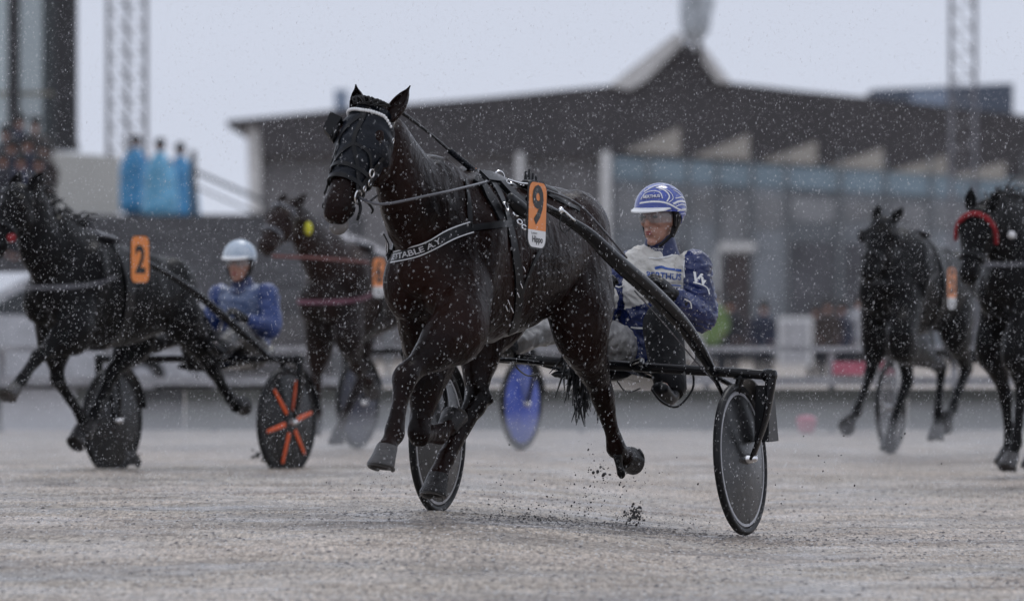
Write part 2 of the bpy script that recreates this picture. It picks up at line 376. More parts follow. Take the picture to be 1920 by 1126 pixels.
# ------------------------------------------------------------------ horse builder
def lerp(a, b, t): return V(a) + (V(b) - V(a)) * t
TRUNK = [((.90, 0, 1.20), .10, .12), ((.80, 0, 1.22), .175, .235), ((.62, 0, 1.25), .23, .355), ((.45, 0, 1.265), .25, .40), ((.22, 0, 1.26), .275, .385),
         ((-.08, 0, 1.265), .295, .335), ((-.32, 0, 1.30), .28, .295), ((-.52, 0, 1.335), .265, .265), ((-.68, 0, 1.32), .24, .245), ((-.80, 0, 1.27), .16, .18)]
def make_horse(fr, P, m_body, vox, label, hoofm=m_hoof, group=None, mane_wild=False, sc=1.0):
    root = thing('race_horse', label, 'horse', fr.M, group)
    b = MB()
    dz = P.get('dz', 0); tk, tsl = P.get('tk', 1), P.get('tsl', 0)
    def TP(p): p = V(p); return V((p.x * tk, p.y * tk, p.z * tk - tsl * (.5 - p.x)))
    b.loft([(TP(V(p) + V((0, 0, dz))), s_ * tk, u * tk) for p, s_, u in TRUNK], n=28, sub=6)
    # withers, shoulder, breast and haunch masses
    for s_ in (-1, 1):
        b.ell(TP((.55, s_ * .15, 1.28 + dz)), [q * tk for q in (.17, .115, .30)], Matrix.Rotation(R(-22), 3, 'Y'))
        b.ell(TP((.80, s_ * .09, 1.15 + dz)), [q * tk for q in (.12, .11, .17)])
        b.ell(TP((-.50, s_ * .135, 1.33 + dz)), [q * tk for q in (.28, .15, .25)], Matrix.Rotation(R(18), 3, 'Y'))
        b.ell(TP((-.22, s_ * .13, 1.44 + dz)), [q * tk for q in (.25, .09, .14)])
    b.ell(TP((.36, 0, 1.56 + dz)), [q * tk for q in (.26, .07, .115)])
    nk = [V(q) for q in P['neck']]                      # base, mid, poll
    nr = P.get('nr', ((.165, .31), (.135, .27), (.10, .215), (.085, .165), (.08, .12)))
    b.loft([(q, *w_) for q, w_ in zip((nk[0], lerp(nk[0], nk[1], .55), nk[1], lerp(nk[1], nk[2], .55), nk[2]), nr)], side=P.get('nside', (0, 1, 0)), n=20)
    # head
    po, mu = V(P['poll']), V(P['muzzle']); hs = V(P.get('hside', (0, 1, 0))).normalized(); ax = (mu - po); hl = ax.length; ax.normalize()
    hs = (hs - ax * hs.dot(ax)).normalized(); up = ax.cross(hs)          # up = face side or back side
    if up.x < 0: up = -up                                                # points to the front of the face
    HT = [(-.03, .066, .07, .01), (.08, .088, .098, .0), (.22, .104, .118, -.012), (.36, .106, .138, -.024), (.50, .090, .118, -.018), (.66, .070, .088, .0), (.80, .064, .073, .006), (.91, .073, .073, .006), (1.0, .057, .054, .0)]
    hst = [(po + ax * (t * hl) + up * o, w, h) for t, w, h, o in HT]
    b.loft(hst, side=hs, n=22, sub=5)
    for s_ in (-1, 1):
        b.ell(po + ax * hl * .36 + hs * s_ * .058 - up * (.07 * P.get('jaw', 1) ** 2), (.085 * P.get('jaw', 1), .048, .088 * P.get('jaw', 1)), Matrix((ax, hs, up)).transposed())
        b.ell(po + ax * hl * .27 + hs * s_ * .088 + up * .05, (.045, .026, .032), Matrix((ax, hs, up)).transposed())
        b.ell(po + ax * hl * .93 + hs * s_ * .034 + up * .028, (.034, .026, .026), Matrix((ax, hs, up)).transposed())
    b.ell(po + ax * hl * .97 - up * .042, (.045, .034, .028), Matrix((ax, hs, up)).transposed())
    tk_ = P.get('thick', 1.06)
    def lg(st, n=14): b.loft([(p, a * tk_, c * tk_) for p, a, c in st], n=n)
    # legs
    for side, s_ in (('L', 1), ('R', -1)):
        J = [V(q) for q in P['fore' + side]]          # elbow knee fetlock coronet
        sh = TP((.62, s_ * .13, 1.2 + dz))
        E, K, Fk, Co = J[:4]
        lg([(sh, .09, .16), (lerp(sh, E, .6), .10, .145), (E, .098, .148), (lerp(E, K, .35), .080, .106), (lerp(E, K, .72), .046, .056), (K + (E - K).normalized() * .055, .041, .047)], n=16)
        lg([(K + (E - K).normalized() * .07, .040, .046), (K, .047, .050), (K + (Fk - K).normalized() * .06, .037, .042), (lerp(K, Fk, .5), .029, .038), (Fk + (K - Fk).normalized() * .06, .031, .040), (Fk, .038, .045)], n=14)
        lg([(Fk, .037, .043), (lerp(Fk, Co, .5), .032, .036), (Co, .042, .045)], n=14)
        J = [V(q) for q in P['hind' + side]]          # stifle hock fetlock coronet
        hp = TP((-.48, s_ * .14, 1.27 + dz)); S, K, Fk, Co = J[:4]
        lg([(hp, .12, .24), (lerp(hp, S, .6), .125, .205), (S, .105, .155), (lerp(S, K, .4), .075, .105), (lerp(S, K, .75), .050, .066), (K + (S - K).normalized() * .06, .044, .060)], n=18)
        back = (K - S).normalized(); f2 = (Fk - K).normalized(); ph = (K - (S + Fk) / 2); ph = ph.normalized() if ph.length > .02 else V((-1, 0, 0))
        lg([(K + (S - K).normalized() * .07, .043, .056), (K, .048, .060), (K + f2 * .07, .039, .048), (lerp(K, Fk, .5), .030, .041), (Fk - f2 * .06, .032, .041), (Fk, .039, .046)], n=14)
        lg([(K + ph * .055 - f2 * .03, .022, .026), (K + ph * .035 + (S - K).normalized() * .10, .018, .022), (lerp(K, S, .5) + ph * .035, .02, .03)], n=10)
        lg([(Fk, .038, .044), (lerp(Fk, Co, .5), .033, .037), (Co, .043, .046)], n=14)
    body = voxel('body', b, vox, m_body, root, smooth=5, disp=lambda co: .006 * noise.noise(V((co.x * 9, co.y * 9, co.z * 6))) + .0028 * noise.noise(V((co.x * 26, co.y * 26, co.z * 13))))
    # hooves
    for k in ('foreL', 'foreR', 'hindL', 'hindR'):
        J = [V(q) for q in P[k]]; Co, toe = J[3], J[4]; d = (toe - Co); d.normalize()
        h = MB(); fw = V(P.get(k + 'fw', (1, 0, .0))); fw = (fw - d * fw.dot(d)).normalized(); sd = d.cross(fw)
        vs_ = []; fs_ = []; n = 20; prof = [(-.012, .046, 0), (0, .050, 0), (.045, .056, .012), (.085, .064, .026), (.092, .063, .028), (.092, .048, .026), (.080, .03, .02)]
        for (t, r, o) in prof:
            for i in range(n):
                an = 2 * math.pi * i / n; c = math.cos(an); rr = r * (1.0 if c > -.2 else .86)
                vs_.append(Co + d * t + fw * (c * rr * 1.12 + o) + sd * math.sin(an) * rr)
        for j in range(len(prof) - 1):
            for i in range(n): fs_.append((j * n + i, j * n + (i + 1) % n, (j + 1) * n + (i + 1) % n, (j + 1) * n + i))
        fs_.append(tuple(range((len(prof) - 1) * n, len(prof) * n)))
        h.add(vs_, fs_); hf_ = obj('hoof', h, hoofm if k == 'foreL' or hoofm is not m_hoof else m_hoofd, root)
        obj('horseshoe', MB().tube([Co + d * .094 + fw * (math.cos(a_) * .060 + .027) + sd * math.sin(a_) * .054 for a_ in [R(-140 + 28 * q_) for q_ in range(11)]], .0085, n=6), m_shoe, hf_)
    # ears
    if 'ears' in P: E_ = P['ears']
    else: E_ = [(po + hs * s_ * .06 + up * .0 - ax * .03, po + hs * s_ * (.10 if s_ > 0 else .085) - ax * .19 - up * .02) for s_ in (-1, 1)]
    for e0, e1 in E_:
        e0, e1 = V(e0), V(e1); d = (e1 - e0); l_ = d.length; d.normalize(); fw = up - d * up.dot(d); fw.normalize(); sd = d.cross(fw)
        e = MB(); vs_ = []; fs_ = []; n = 9; m_ = 8
        for j in range(m_ + 1):
            t = j / m_; w = P.get('ew', 1) * .038 * math.sin(math.pi * min(.18 + t * .9, 1)) ** .8 + .003
            if j == m_: w = .002
            for sgn, th in ((1, 0.), (-1, .006)):
                for i in range(n):
                    an = R(-115) + R(230) * i / (n - 1)
                    vs_.append(e0 + d * l_ * t - fw * (math.cos(an) * (w - th) * .8) + sd * math.sin(an) * (w - th) - fw * .0)
        for j in range(m_):
            for i in range(n - 1):
                a = j * 2 * n + i; c = a + 2 * n
                fs_.append((a, a + 1, c + 1, c)); fs_.append((a + n, c + n, c + n + 1, a + n + 1))
            for i in (0, n - 1):
                a = j * 2 * n + i; fs_.append((a, a + 2 * n, a + 3 * n, a + n))
        e.add(vs_, fs_); obj('ear', e, m_body, root)
    # eyes and nostrils
    for s_ in (-1, 1):
        e = MB().ell(po + ax * hl * .30 + hs * s_ * .098 + up * .045, (.020, .014, .018), Matrix((ax, hs, up)).transposed())
        obj('eye', e, mat('dark_eye', (.01, .006, .004), .06), root)
    e = MB()
    for s_ in (-1, 1): e.ell(po + ax * hl * .93 + hs * s_ * .053 + up * .036, (.020, .010, .012), Matrix((ax, hs, up)).transposed())
    obj('nostrils', e, m_black, root)
    # mane: many thin locks falling or blown back from the crest
    mn = MB(); rnd = random.Random(int(po.z * 991)); cr = []
    for i in range(90):
        t = rnd.random(); c = lerp(nk[0], nk[1], t * 2) if t < .5 else lerp(nk[1], nk[2], t * 2 - 1)
        rad = .29 - .19 * t; c = c + V((-.45, 0, .89)) * rad
        s_ = rnd.choice((-1, 1)) if mane_wild else -1
        ln = .10 + .10 * rnd.random()
        d = V((-.9, rnd.gauss(0, .5), .35 + rnd.gauss(0, .35))) if mane_wild else V((-.3, s_ * .7, -.6 + rnd.gauss(0, .2)))
        d.normalize(); mid = c + d * ln * .5 + V((0, 0, .02))
        mn.tube([c - V((0, 0, .03)), mid, c + d * ln + V((0, 0, -.03))], [.009, .007, .0015], n=5, sub=3)
    obj('mane', mn, m_hair, root)
    # tail
    tl = MB(); tb = TP(P.get('tail', (-.82, 0, 1.42))) ; te = V(P.get('tail_end', (-1.0, 0, .62)))
    for i in range(120):
        a = V((rnd.gauss(0, .02), rnd.gauss(0, .02), rnd.gauss(0, .01))); e = V((rnd.gauss(0, .05), rnd.gauss(0, .045), rnd.random() * .35))
        m1 = lerp(tb, te, .4) + V((-.07, 0, .03)) + a * 1.5
        tl.tube([tb + V((.1, 0, .02)) + a * .5, m1, lerp(m1, te + e, .6) + a, te + e], [.012, .012, .008, .0015], n=5, sub=3)
    obj('tail', tl, m_hair, root)
    info = dict(zs=lambda x, z: z * tk - tsl * (.5 - x), root=root, body=body, po=po, ax=ax, hs=hs, up=up, hl=hl, hst=HT, M=fr.M, fr=fr)
    def hsurf(t, an, off=0.):
        """point on the head: t along it, an degrees round from the face (0) to the horse's left (+90)"""
        for i in range(len(HT) - 1):
            if t <= HT[i + 1][0]: break
        q = (t - HT[i][0]) / (HT[i + 1][0] - HT[i][0]); A_, B_ = HT[i], HT[i + 1]
        w, h, o = [A_[k] + (B_[k] - A_[k]) * q for k in (1, 2, 3)]
        a = R(an); nn = (hs * math.sin(a) * h + up * math.cos(a) * w).normalized()
        return po + ax * t * hl + up * o + hs * math.sin(a) * (w + off) + up * math.cos(a) * (h + off), nn
    info['surf'] = hsurf
    return info

def head_ring(mb, I, t, w=.02, off=.006, t2=None):
    P_ = []
    for k in range(33):
        an = k * 360 / 32; tt = t + ((t2 if t2 is not None else t) - t) * (.5 - .5 * math.cos(R(an)))
        p, nn = I['surf'](tt, an, off); P_.append((p, nn))
    fr = [(P_[i][0], P_[i][1], ((P_[(i + 1) % 33][0] - P_[i - 1][0]).normalized() if 0 < i < 32 else (P_[1][0] - P_[31][0]).normalized()).cross(P_[i][1]).normalized()) for i in range(33)]
    strip(mb, fr, w, .005)

# ------------------------------------------------------------------ leading horse
FH = Frame(940, 39.45, 25)
L = FH.L
dz = .03
hero = dict(
    dz=dz,
    neck=[(.55, 0, 1.36 + dz), L(768, 362, -.02), L(720, 252, -.03)], nr=((.185, .31), (.155, .28), (.125, .215), (.095, .165), (.085, .12)), jaw=1.25, thick=1.16,
    poll=L(702, 212, -.04), muzzle=L(628, 408, -.10), hside=(-.12, 1, .05),
    foreL=[L(862, 612, .19), L(760, 706, .10), L(739, 812, .09), L(726, 840, .085), L(719, 880, .08)], foreLfw=(1, 0, .0),
    foreR=[L(806, 655, -.16), L(786, 812, -.15), L(826, 812, -.165), L(838, 800, -.165), L(846, 776, -.165)], foreRfw=(.6, 0, -.8),
    hindR=[L(900, 622, -.19), L(892, 752, -.14), L(836, 858, -.18), L(822, 893, -.19), L(816, 940, -.19)], hindRfw=(1, 0, .1),
    hindL=[L(1092, 622, .20), L(1128, 738, .19), L(1156, 840, .19), L(1170, 856, .19), L(1196, 846, .19)], hindLfw=(-.2, 0, -1),
    ears=[(L(674, 222, -.09), L(667, 158, -.10)), (L(730, 224, .05), L(769, 161, .09))], ew=.98,
    tail_end=L(1090, 800, .02), tail=(-.84, 0, 1.40))
HI = make_horse(FH, hero, m_coat, .009, 'dark brown racehorse in full trot wearing black mask and plate nine', mane_wild=False)
hr = HI['root']; hit = Hit(HI['body'], FH.M); S = HI['surf']; HB = Matrix((HI['ax'], HI['hs'], HI['up'])).transposed()
# bell boot / dangling shoe at the trailing hind fetlock
obj('boot_flap', MB().loft([(L(1158, 852, .20), .022, .03), (L(1161, 872, .20), .016, .018), (L(1165, 888, .20), .020, .020), (L(1165, 894, .20), .012, .012)], n=12), m_lea, hr)
# mask hood
md = MB()
vs_, fs_ = [], []; NT, NA = 34, 32
for j in range(NT + 1):
    t = .0 + .70 * j / NT
    for k in range(NA):
        an = 360 * k / NA; fold = .0035 * math.sin(t * 60 + 2.2 * math.sin(R(an) * 2)) * (1 if 60 < t * 100 or t < .25 else .5)
        off = .010 + fold + (.006 if t > .66 else 0)
        if 1 < an < 359 and .1 < t < .4: off += .012 * max(0, math.sin(R(an))) ** 4 + .012 * max(0, -math.sin(R(an))) ** 4
        vs_.append(S(t, an, off)[0])
for j in range(NT):
    for k in range(NA): fs_.append((j * NA + k, j * NA + (k + 1) % NA, (j + 1) * NA + (k + 1) % NA, (j + 1) * NA + k))
# inner return so the cloth has an edge
o = len(vs_)
for k in range(NA): vs_.append(S(.70, 360 * k / NA, .002)[0])
for k in range(NA): fs_.append((NT * NA + k, NT * NA + (k + 1) % NA, o + (k + 1) % NA, o + k))
md.add(vs_, fs_)
hood = obj('face_mask', md, m_nyl, hr)
for s_ in (-1, 1):
    cup = MB()
    c, nn = S(.27, s_ * 62, .02); out_ = (HI['hs'] * s_ * .85 + HI['up'] * .5).normalized()
    q = [c - HI['ax'] * .05 + out_ * -.01, c - HI['ax'] * .055 + out_ * .045, c + HI['ax'] * .03 + out_ * .052, c + HI['ax'] * .055 + out_ * .01]
    if s_ < 0: cup.prism(q, HI['up'] * .035 - HI['ax'] * .01)
    cup.ell(c + HI['ax'] * .01, (.05, .02, .04), HB)
    if s_ < 0: obj('blinker', cup, m_lea, hr)
# white beaded browband
bb = MB()
for i in range(26):
    q = cat([(640, 218), (656, 217), (680, 219), (700, 216), (718, 219), (732, 234), (738, 250)], i / 25)
    an = -78 + 156 * i / 25; p, nn = S(.075 + .03 * (1 - abs(an) / 78) + (.05 if an > 55 else 0) * (an - 55) / 23, an, .020)
    bb.ell(p, (.0085, .0085, .0085), n=8, m=5)
obj('browband', bb, m_white, hr)
br = MB()
def headstrap(mb, pts, w=.018, off=.014, n=20, th=.004):
    P_ = []
    for i in range(n + 1):
        q = cat([(a, b, 0) for a, b in pts], i / n); P_.append(S(q[0], q[1], off))
    fr = []
    for i in range(n + 1):
        t = (P_[min(i + 1, n)][0] - P_[max(i - 1, 0)][0]).normalized(); fr.append((P_[i][0], P_[i][1], t.cross(P_[i][1]).normalized()))
    strip(mb, fr, w, th)
headstrap(br, [(.04, 10), (.2, 8), (.42, 10), (.62, 45), (.76, 70)])
headstrap(br, [(.12, 8), (.3, -25), (.5, -45), (.64, -75)])
headstrap(br, [(.42, 10), (.55, -30), (.68, -60)])
headstrap(br, [(.08, 80), (.3, 84), (.5, 80), (.68, 78), (.82, 80)])
headstrap(br, [(.08, -80), (.3, -84), (.5, -80), (.82, -80)])
headstrap(br, [(.42, 12), (.45, 50), (.6, 82)], w=.014)
for t in (.6, .7): head_ring(br, HI, t, .02, .014)
headstrap(br, [(.20, 88), (.26, 120), (.36, 150), (.36, 180)], w=.02, off=.01)
obj('bridle', br, m_lea, hr)
for k_, (t_, an_, r1_, r2_) in enumerate(((.80, 84, .030, .0045), (.56, 80, .018, .004), (.62, 96, .016, .004), (.70, 92, .012, .0035), (.2, 100, .012, .003))):
    p, nn = S(t_, an_, .018); bit = p if k_ == 0 else bit
    q = MB().ring(p, nn, r1_, r2_, 28, 6)
    obj('bit_ring' if k_ == 0 else 'buckle', q, m_chr, hr)
ds = MB()
ds.tube([bit, bit + V((.0, .01, -.05)), bit + V((.01, .0, -.10))], [.006, .008, .006], n=6)
ds.tube([bit + V((-.03, .02, -.01)), bit + V((-.06, .04, -.05)), bit + V((-.07, .03, -.07))], [.006, .006, .004], n=6)
ds.tube([bit + V((-.0, .02, -.01)), bit + V((-.04, .03, -.02)), bit + V((-.09, .05, .01))], [.006, .006, .004], n=6)
obj('curb_strap', ds, m_lea, hr)
mz = MB(); mz.ell(HI['po'] + HI['ax'] * HI['hl'] * 1.02 - HI['up'] * .040 + HI['hs'] * .01, (.050, .044, .036), HB)
obj('chin', mz, m_muzz, hr)
mt = MB(); mt.tube([S(.97, 105, .001)[0], S(.92, 112, .002)[0], S(.86, 112, .001)[0]], .003); mt.tube([S(.97, 255, .001)[0], S(.92, 248, .002)[0], S(.86, 248, .001)[0]], .003)
obj('mouth', mt, m_black, hr)
# forelock
fl = MB(); rnd = random.Random(5)
for i in range(22):
    p0 = S(0.0, rnd.uniform(-30, 30), .015)[0]; p1 = S(-.01, rnd.uniform(-40, 60), .05)[0]; p2 = S(.05, rnd.uniform(-30, 30), .03)[0]
    fl.tube([p0, p1, p2], [.007, .006, .002], n=5, sub=3)
obj('forelock', fl, m_hair, hr)
# breast collar with lettering
BC = [(724, 446), (721, 466), (727, 482), (748, 483), (780, 470), (815, 453), (850, 438), (880, 428)]
bc = MB(); frs = ribbon(bc, hit, BC, .050, .006, .012, 48, sm=14); collar = obj('breast_collar', bc, m_lea, hr)
ed = MB()
for sgn in (-1, 1):
    fr2 = [(p + s_ * .024 * sgn + nn * .0065, nn, s_) for p, nn, s_ in frs]; strip(ed, fr2, .005, .0015)
obj('collar_edging', ed, mat('silver_edging', (.62, .62, .64), .3, var=.1), hr)
cum = [0]
for i in range(len(frs) - 1): cum.append(cum[-1] + (frs[i + 1][0] - frs[i][0]).length)
def along(fr, d):
    for i in range(len(cum) - 1):
        if cum[i + 1] >= d: break
    t = (d - cum[i]) / max(cum[i + 1] - cum[i], 1e-6); A_, B_ = fr[i], fr[i + 1]
    return A_[0].lerp(B_[0], t), A_[1].lerp(B_[1], t).normalized(), A_[2].lerp(B_[2], t).normalized()
uv, tf = text_geo('UNFORGETTABLE A.Y.', .018)
tot = cum[-1]; tx = MB(); vv = []
for u, v in uv:
    p, nn, s_ = along(frs, tot * (.20 + .58 * u)); up_ = s_ if s_.z > 0 else -s_
    vv.append(p + nn * .0075 + up_ * (v - .5) * .027)
tx.add(vv, tf); obj('collar_lettering', tx, mat('silver_lettering', (.5, .5, .52), .35, var=.1), collar)
# harness straps
hs_ = MB()
ribbon(hs_, hit, [(880, 428), (915, 424), (945, 420), (968, 419)], .03, .006, .004)
ribbon(hs_, hit, [(872, 338), (876, 365), (880, 400), (880, 428)], .022, .005, .004)
ribbon(hs_, hit, [(905, 335), (925, 345), (943, 385), (955, 430), (968, 500), (972, 560), (960, 620)], .055, .008, .004)
ribbon(hs_, hit, [(888, 336), (905, 350), (925, 385), (938, 412)], .05, .012, .004)
ribbon(hs_, hit, [(935, 345), (955, 365), (975, 385), (985, 410)], .05, .02, .006)
ribbon(hs_, hit, [(940, 341), (985, 352), (1040, 372), (1085, 395)], .028, .006, .004)
ribbon(hs_, hit, [(905, 333), (945, 338), (985, 350)], .07, .014, .004)
ribbon(hs_, hit, [(1010, 470), (995, 500), (972, 560)], .022, .005, .006)
obj('harness', hs_, m_lea, hr)
# raised saddle tree and stiff loop at the withers
sd = MB()
sd.tube([L(818, 318, .05), L(840, 322, .02), L(866, 338, .02)], .006)
obj('wither_loop', sd, m_lea, hr)
for dx_, h_ in ((985, 322), (991, 318), (998, 325), (1004, 330)): obj('plate_holder_prong', MB().tube([L(dx_, 345, .08), L(dx_ + 1, h_, .08)], [.010, .006], n=6), m_lea, hr)
sd = MB(); sd.loft([(L(985, 345, .15), .03, .02), (L(1005, 350, .15), .04, .025), (L(1035, 360, .15), .03, .02)])
obj('saddle_tree', sd, m_lea, hr); sd = MB(); sd.loft([(L(955, 372, .27), .02, .03), (L(975, 390, .29), .03, .035), (L(988, 400, .31), .02, .03)])
obj('saddle_flap', sd, m_lea, hr)
def chr_(name, q): obj(name, q, m_chr, hr)
chr_('terret', MB().ring(L(936, 332, .05), (.5, .9, 0), .028, .004, 26, 6))
p, n_ = hit(943, 389, .016); chr_('harness_ring', MB().ring(p, n_, .02, .004, 24, 6))
for (a, b_) in ((962, 345), (955, 340), (972, 352), (960, 404), (967, 418), (975, 428), (948, 348)):
    p, n_ = hit(a, b_, .022); chr_('harness_ring', MB().ring(p, n_ + V((.3, 0, .4)), .013, .0035, 20, 5))
chr_('snap_hook', MB().tube([hit(945, 345, .03)[0], hit(965, 352, .03)[0], hit(980, 358, .04)[0]], .004))
for (a, b_) in ((977, 500), (972, 530), (966, 547), (948, 560), (955, 575), (944, 572)):
    p, n_ = hit(a, b_, .012); chr_('girth_buckle', MB().tube([p, p + V((-.01, .005, -.022))], .0025))
p, n_ = hit(878, 424, .012); chr_('collar_ring', MB().ring(p, n_, .017, .003, 24, 6))
# overcheck strap with braided end
oc = MB(); OP = [L(748, 207, .0), L(775, 227, .02), L(805, 250, .03), L(845, 284, .03)]
oc.tube(OP, [.010, .008, .007, .007], n=8)
obj('check_strap', oc, m_lea, hr)
ob = MB(); a0, a1 = L(845, 284, .03), L(890, 321, .04)
for i in range(12): ob.ell(lerp(a0, a1, i / 11), (.017, .017, .014), n=8, m=6)
br_ = obj('braided_end', ob, m_nyl, hr); og = MB(); og.ell(a1, (.014, .013, .016)); obj('orange_tip', og, m_orange, br_)
ot = MB(); ot.tube([a1, L(915, 334, .05), L(936, 340, .05)], .006); obj('check_hook', ot, m_lea, hr)
# rein from the bit through the terret to the driver
rn = MB()
rn.tube([bit, L(715, 383, .14), L(800, 367, .23), L(860, 354, .23), L(935, 335, .10)], .0068, n=6)
rn.tube([L(935, 335, .08), L(985, 345, .16), L(1040, 362, .2), L(1087, 385, .24), L(1130, 430, .3), L(1175, 483, .32)], .005, n=6)
obj('rein', rn, m_greyst, hr)
# number plate
def plate(fr, parent, px, py, b, num, text=True, w=.20, h=.305, tilt=.0, yaw=0.):
    c = fr.L(px, py, b); U = V((-math.cos(R(yaw)), math.sin(R(yaw)) * 1, -tilt)).normalized(); N = V((math.sin(R(yaw)), math.cos(R(yaw)), 0)); Vv = U.cross(N); Vv = -Vv if Vv.z < 0 else Vv
    def rr(w, h, r, y0=None, y1=None):
        pts = []
        for cx, cy, a0 in ((w / 2 - r, h / 2 - r, 0), (-w / 2 + r, h / 2 - r, 90), (-w / 2 + r, -h / 2 + r, 180), (w / 2 - r, -h / 2 + r, 270)):
            for k in range(7):
                a = R(a0 + 15 * k); pts.append((cx + r * math.cos(a), cy + r * math.sin(a)))
        return pts
    def P3(u, v, n): return c + U * u + Vv * v + N * n
    m = MB(); m.prism([P3(u, v, 0) for u, v in rr(w, h, .05)], N * .006); pl = obj('number_plate', m, m_black, parent, False)
    cut = -h / 2 + (.085 if text else 0)
    m = MB(); m.prism([P3(u, max(v, cut) if text else v, .0062) for u, v in rr(w - .016, h - .016, .045)], N * .001); obj('orange_face', m, m_orange, pl, False)
    if text:
        m = MB(); m.prism([P3(u, min(v, cut - .0005), .0062) for u, v in rr(w - .016, h - .016, .045)], N * .001); obj('white_face', m, m_white, pl, False)
    for s, u0, v0, tw, thh, bo in ([(num, .0, (cut + h / 2) / 2 + .002, .118, .180, .03)] + ([('Hippo', .005, cut - .045, .11, .040, .02), ('Lunnet', -.03, cut - .014, .06, .011, .0)] if text else [])):
        uv, tf = text_geo(s, bo); m = MB(); m.add([P3(u0 + (u - .5) * tw, v0 + (v - .5) * thh, .0085) for u, v in uv], tf); obj('plate_lettering', m, m_black, pl, False)
plate(FH, hr, 1005, 403, .475, '9', tilt=.06)

# ------------------------------------------------------------------ sulky builder
def make_wheel(fr, root, c, r, style, camber=0.):
    c = V(c); ax = (V((0, 1, 0)) + V((0, 0, camber))).normalized()
    u = V((1, 0, 0)); w = ax.cross(u)
    disc = MB(); n = 56
    cov = {'smoke': m_disc, 'orange': m_disc, 'blue': m_disc_blue, 'navy': m_disc_dimmed, 'clear': m_disc_clear}[style]
    for sg in (-1, 1):
        vs = [c + ax * sg * .035]; fs = []
        for j, (rr, hh) in enumerate(((.04, .034), (.18, .024), (r - .045, .010))):
            for k in range(n):
                a = 2 * math.pi * k / n; vs.append(c + (u * math.cos(a) + w * math.sin(a)) * rr + ax * sg * hh)
        for k in range(n): fs.append((0, 1 + k, 1 + (k + 1) % n))
        for j in range(2):
            for k in range(n): fs.append((1 + j * n + k, 1 + (j + 1) * n + k, 1 + (j + 1) * n + (k + 1) % n, 1 + j * n + (k + 1) % n))
        disc.add(vs, fs)
    wh = obj('wheel', disc, cov, root)
    obj('tyre', MB().ring(c, ax, r - .017, .018, 72, 10), m_tyre, wh)
    obj('rim', MB().ring(c, ax, r - .046, .012 if style != 'clear' else .012, 72, 6, flat=1.1), m_rim if style in ('smoke',) else m_black, wh)
    hb = MB(); hb.tube([c - ax * .06, c - ax * .03, c + ax * .03, c + ax * .075], [.014, .026, .026, .016], n=14, sub=1)
    obj('hub', hb, m_chr, wh)
    sp = MB(); rng = random.Random(int(r * 977 + c.y * 10))
    if style == 'orange':
        a0 = R(12); outer = 1 if c.y > 0 else -1
        for k in range(6):
            a = a0 + k * math.pi / 3; d = u * math.cos(a) + w * math.sin(a); q = MB()
            for sg in (outer,):
                s_ = ax.cross(d); p0, p1 = c + d * .075 + ax * sg * .036, c + d * (r - .075) + ax * sg * .024
                q.loft([(p0, .017, .006), (lerp(p0, p1, .5), .015, .006), (p1, .011, .006)], side=s_, n=10)
            obj('spoke', q, m_orsp, wh)
    elif style in ('smoke', 'clear'):
        for k in range(18 if style == 'clear' else 5):
            a = R(25) + k * 2 * math.pi / (18 if style == 'clear' else 5); d = u * math.cos(a) + w * math.sin(a)
            sp.tube([c + d * .03 + ax * .012, c + d * (r - .05)], .0035 if style == 'clear' else .013, n=6, sub=1)
        obj('spokes', sp, m_rim if style == 'clear' else m_black, wh)
    return wh
